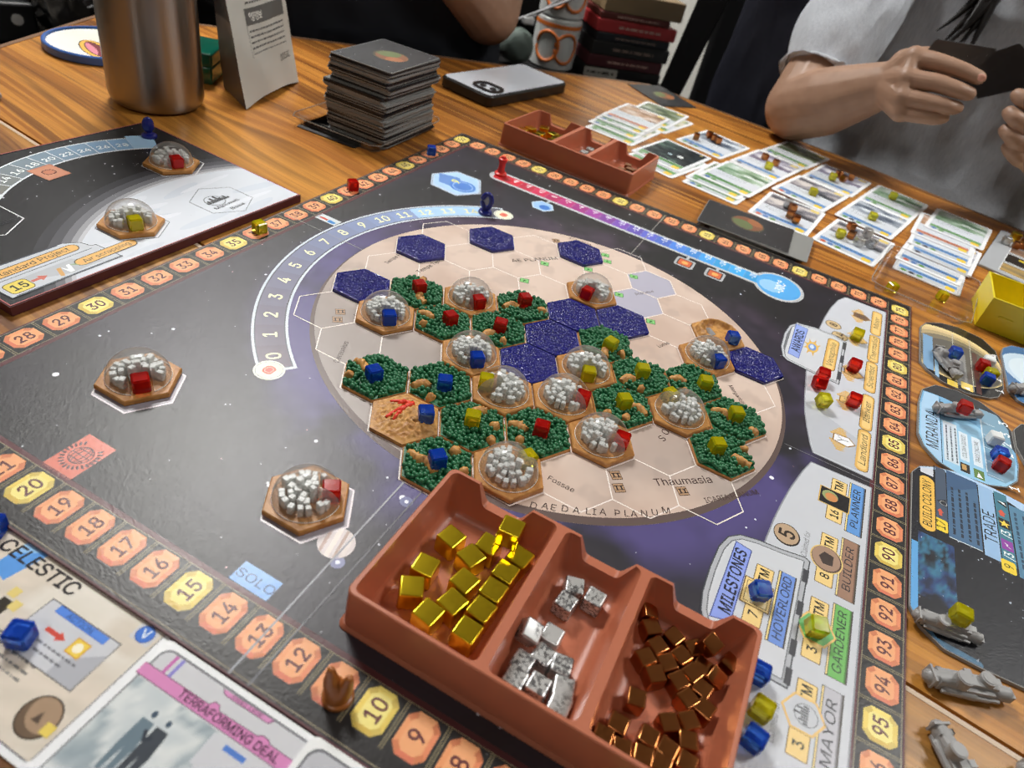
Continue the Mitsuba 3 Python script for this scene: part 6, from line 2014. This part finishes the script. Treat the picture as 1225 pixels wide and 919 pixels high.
# black bag leaning beside it
bg_ = thing('black_bag', 'black bag with a slanted strap between the books and the navy jacket', 'bag')
add('bag_body', ply(wrinkle(bones([[(-.160, .93, -.085, .034), (-.140, .90, -.085, .036)], [(-.160, .93, -.34, .036), (-.142, .90, -.34, .036)], [(-.158, .93, -.1, .034), (-.158, .93, -.34, .036)], [(-.142, .90, -.1, .034), (-.142, .90, -.34, .036)]], .012, 4), .012, 14, 5), 'black_cloth', True), None, bg_)
add('strap', ply(hull([(-.182 + q, .955 + r, -.10) for q in (-.018, .018) for r in (-.008, .008)] + [(-.142 + q, .965 + r, .20) for q in (-.026, .026) for r in (-.008, .008)]), 'black_cloth'), None, bg_)

# low black cabinet behind the table, parallel to its slanted edge
cab = thing('low_cabinet', 'low black cabinet behind the table that carries the books and white canisters', 'cabinet')
O_ = np.array([-.366, 1.02])
AT = lambda a, b, z, rot=0: xf(O_[0] + .749 * a - .663 * b, O_[1] + .663 * a + .749 * b, z, 41.5 + rot)
scene['mat_black_wood'] = principled((15, 14, 14), .5, .3)
add('body', ply(trimesh.creation.box(bounds=[[-.285, -.03, -.74], [.178, .26, -.106]]), 'black_wood'), AT(0, 0, 0), cab)
add('top', ply(trimesh.creation.box(bounds=[[-.29, -.04, -.106], [.186, .27, -.088]]), 'black_wood'), AT(0, 0, 0), cab)
solo('dark_screen', 'tall black panel standing behind the low cabinet and the books', 'panel', ply(trimesh.creation.box(bounds=[[-.80, .300, -.74], [.140, .315, .55]]), 'black_wood'), AT(0, 0, 0))
z = -.088
for th, w, off, c, l in ((.021, .172, -.002, (34, 33, 34), 'black book with a white label, lowest in the stack behind the table'), (.021, .165, .002, (88, 40, 46), 'maroon book second from the bottom of the stack'),
                         (.025, .170, .004, (40, 40, 40), 'thick charcoal book in the middle of the stack'), (.015, .160, .008, (34, 36, 42), 'thin dark slate book under the bright red one'),
                         (.023, .172, .004, (176, 52, 54), 'bright red book in the upper half of the stack'), (.012, .150, .006, (92, 40, 34), 'thin dark red book on the bright red one'), (.034, .168, .010, (132, 112, 84), 'tan cardboard box on top of the book stack')):
    k = thing('book' if 'box' not in l else 'cardboard_box', l, 'book' if 'box' not in l else 'box', None)
    mn = 'cover_%d' % int(z * -1e5)
    scene['mat_' + mn] = principled(c, .5, .4)
    if 'box' in l:
        add('box_body', ply(rbox(w, .19, th, .002, (0, 0, th / 2), 1), mn, 30), AT(off + w / 2, .095, z), k)
    else:
        add('cover', ply(cubemesh(w, .13, th, .0018, (0, .065, th / 2)), mn), AT(off + w / 2, 0, z), k)
        bp_ = Print(0)
        if 'white label' in l:
            bp_.poly(rrect(72, 17, 3), (206, 204, 196), 1)
            bp_.squiggle(-30, 0, 58, 0, (30, 30, 30), 7, 2, 4)
        else:
            bp_.squiggle(-40, 0, 90, 0, (150, 130, 120) if c[0] < 60 else (206, 170, 160), th * 280, 1, int(th * 9000))
        add('spine_print', bp_.shape('matt_print'), AT(off + (.038 if 'white label' in l else w / 2), -.0004, z + th / 2) @ T().rotate([1, 0, 0], 90), k)
    z += th + .0006
scene['mat_orange'] = principled((206, 110, 44), .45)
scene['mat_canister'] = principled((196, 198, 196), .4)
for n_, (zz, hh, l) in enumerate(((-.088, .092, 'white canister with orange bands, lower of two stacked beside the books'), (.0045, .085, 'white canister with orange bands, upper of two stacked beside the books'))):
    k = thing('canister', l, 'canister')
    at = AT(-.056, .045, zz)
    r = .044
    add('can_body', ply(lathe([(0, 0), (r - .004, 0), (r, .004), (r, hh - .004), (r - .004, hh), (0, hh)], 48), 'canister', 35), at, k)
    add('band', ply(lathe([(r, hh - .016), (r + .0006, hh - .016), (r + .0006, hh - .009), (r, hh - .009)], 48), 'orange'), at, k, label='orange band')
    for a0 in (-78, -130):
        t = np.radians(np.linspace(0, 360, 41))
        ph = math.radians(a0) + .52 * np.cos(t)
        ringp = np.c_[(r + .0004) * np.cos(ph), (r + .0004) * np.sin(ph), .042 + .026 * np.sin(t)]
        add('painted_ring', ply(tube(ringp, .0032, 6), 'orange', True), at, k, label='orange ring')
solo('barcode_box', 'small white box with dark bars behind the table edge, beside the bare elbow', 'box', ply(rbox(.052, .035, .05, .002, (0, 0, .025), 1), 'canister', 30), AT(-.262, .01, -.088, 6))
bp_ = Print(0)
for q in range(9):
    bp_.rect(-21 + 4.6 * q, -18, -19 + 4.6 * q + (q % 3) * .7, 16, (70, 70, 74), 1)
scene_k = [k_ for k_ in scene if k_.startswith('barcode_box')][-1]
sc_ = scene.pop(scene_k)
scene[scene_k + '__carton'] = sc_
add('bar_print', bp_.shape('matt_print'), AT(-.262, .01, -.063, 6) @ T().translate([0, -.0179, 0]) @ T().rotate([1, 0, 0], 90), scene_k)
scene['mat_dark_red'] = principled((84, 26, 34), .5)
solo('red_box', 'small dark red box between the white barcode box and the grey-green pouch', 'box', ply(rbox(.05, .04, .038, .002, (0, 0, .019), 1), 'dark_red', 30), AT(-.205, .012, -.088, -4))
pch = trimesh.creation.icosphere(subdivisions=3, radius=1)
pch.apply_scale([.034, .026, .032])
scene['mat_sage'] = principled((84, 96, 90), .7)
solo('round_pouch', 'grey-green round pouch left of the white canisters', 'pouch', ply(wrinkle(pch, .006, 30, 3), 'sage', True), AT(-.142, .01, -.055))
t = np.linspace(0, 1, 40)
cp_ = np.c_[-.135 + .085 * np.sin(2.6 * t * 2), -.012 + .008 * np.cos(9 * t), .005 + .055 * np.sin(5.2 * t) * (1 - .3 * t)]
cp_[:6, 2] = np.linspace(-.005, cp_[6, 2], 6)
ck = thing('white_cable', 'white cable with a white plug hanging behind the table edge above the pouch', 'cable')
scene['mat_cable'] = principled((150, 150, 152), .4)
add('cord', ply(tube(cp_, .0024, 8), 'cable', True), AT(0, 0, 0), ck)
add('plug', ply(rbox(.022, .012, .013, .003, tuple(cp_[0]), 1), 'white_plastic', 30), AT(0, 0, 0), ck, label='white plug')
lb = thing('headphone_case', 'dark rounded case that the white cable rests on, behind the table', 'case')
add('shell', ply(wrinkle(bones([[(-.21, .105, -.055, .030), (-.155, .105, -.055, .030)], [(-.205, .11, .005, .028), (-.150, .11, .005, .028)], [(-.18, .11, -.05, .03), (-.18, .11, .03, .028)]], .01, 4), .004, 30, 6), 'black_cloth', True), AT(0, 0, 0), lb)

# dark clutter behind the left corner of the table
bn = thing('black_bench', 'low black bench behind the left corner of the table', 'bench')
add('bench_top', ply(trimesh.creation.box(bounds=[[-1.60, .18, -.20], [-.90, .62, -.172]]), 'black_wood'), None, bn)
for x, y in ((-1.56, .22), (-.94, .22), (-1.56, .58), (-.94, .58)):
    add('leg', ply(trimesh.creation.box(bounds=[[x - .02, y - .02, -.74], [x + .02, y + .02, -.20]]), 'black_wood'), None, bn)
dk = thing('dotted_block', 'black cube with white dots behind the left corner of the table', 'box')
scene['mat_soft_black'] = principled((26, 28, 30), .45)
add('block', ply(rbox(.062, .062, .062, .006), 'soft_black', 40), xf(-1.150, .412, -.1405, -28), dk)
dt = ply(trimesh.creation.cylinder(.0085, .0012, 24), 'white_plastic')
for a_ in (-28, 62, -118, 152):
    add('white_dot', dt, xf(-1.150, .412, -.1405, a_) @ T().translate([.003, -.0312, .006]) @ T().rotate([1, 0, 0], 90), dk, label='white dot')
gb_ = wrinkle(bones([[(-1.06, .46, -.10, .060), (-.99, .44, -.09, .060)], [(-1.05, .50, .0, .05), (-1.0, .48, .0, .05)], [(-1.04, .48, -.09, .07), (-1.02, .48, .05, .05)], [(-1.24, .52, -.08, .08), (-1.1, .52, -.05, .09)]], .010, 4), .030, 16, 12)
solo('black_plastic_bag', 'crumpled glossy black plastic bag behind the left corner of the table', 'bag', ply(gb_, 'black_gloss', True), xf(0, 0, .0))
qj = wrinkle(bones([[(-.91, .59, -.105, .065), (-.90, .60, -.05, .065)], [(-.91, .60, .0, .055), (-.895, .60, .03, .05)]], .010, 4), .018, 26, 40)
solo('black_puffer', 'black quilted jacket lying behind the tumbler', 'jacket', ply(qj, 'black_cloth', True))
scene['mat_grey_shirt'] = {'type': 'twosided', 'bsdf': scene['mat_grey_shirt']}
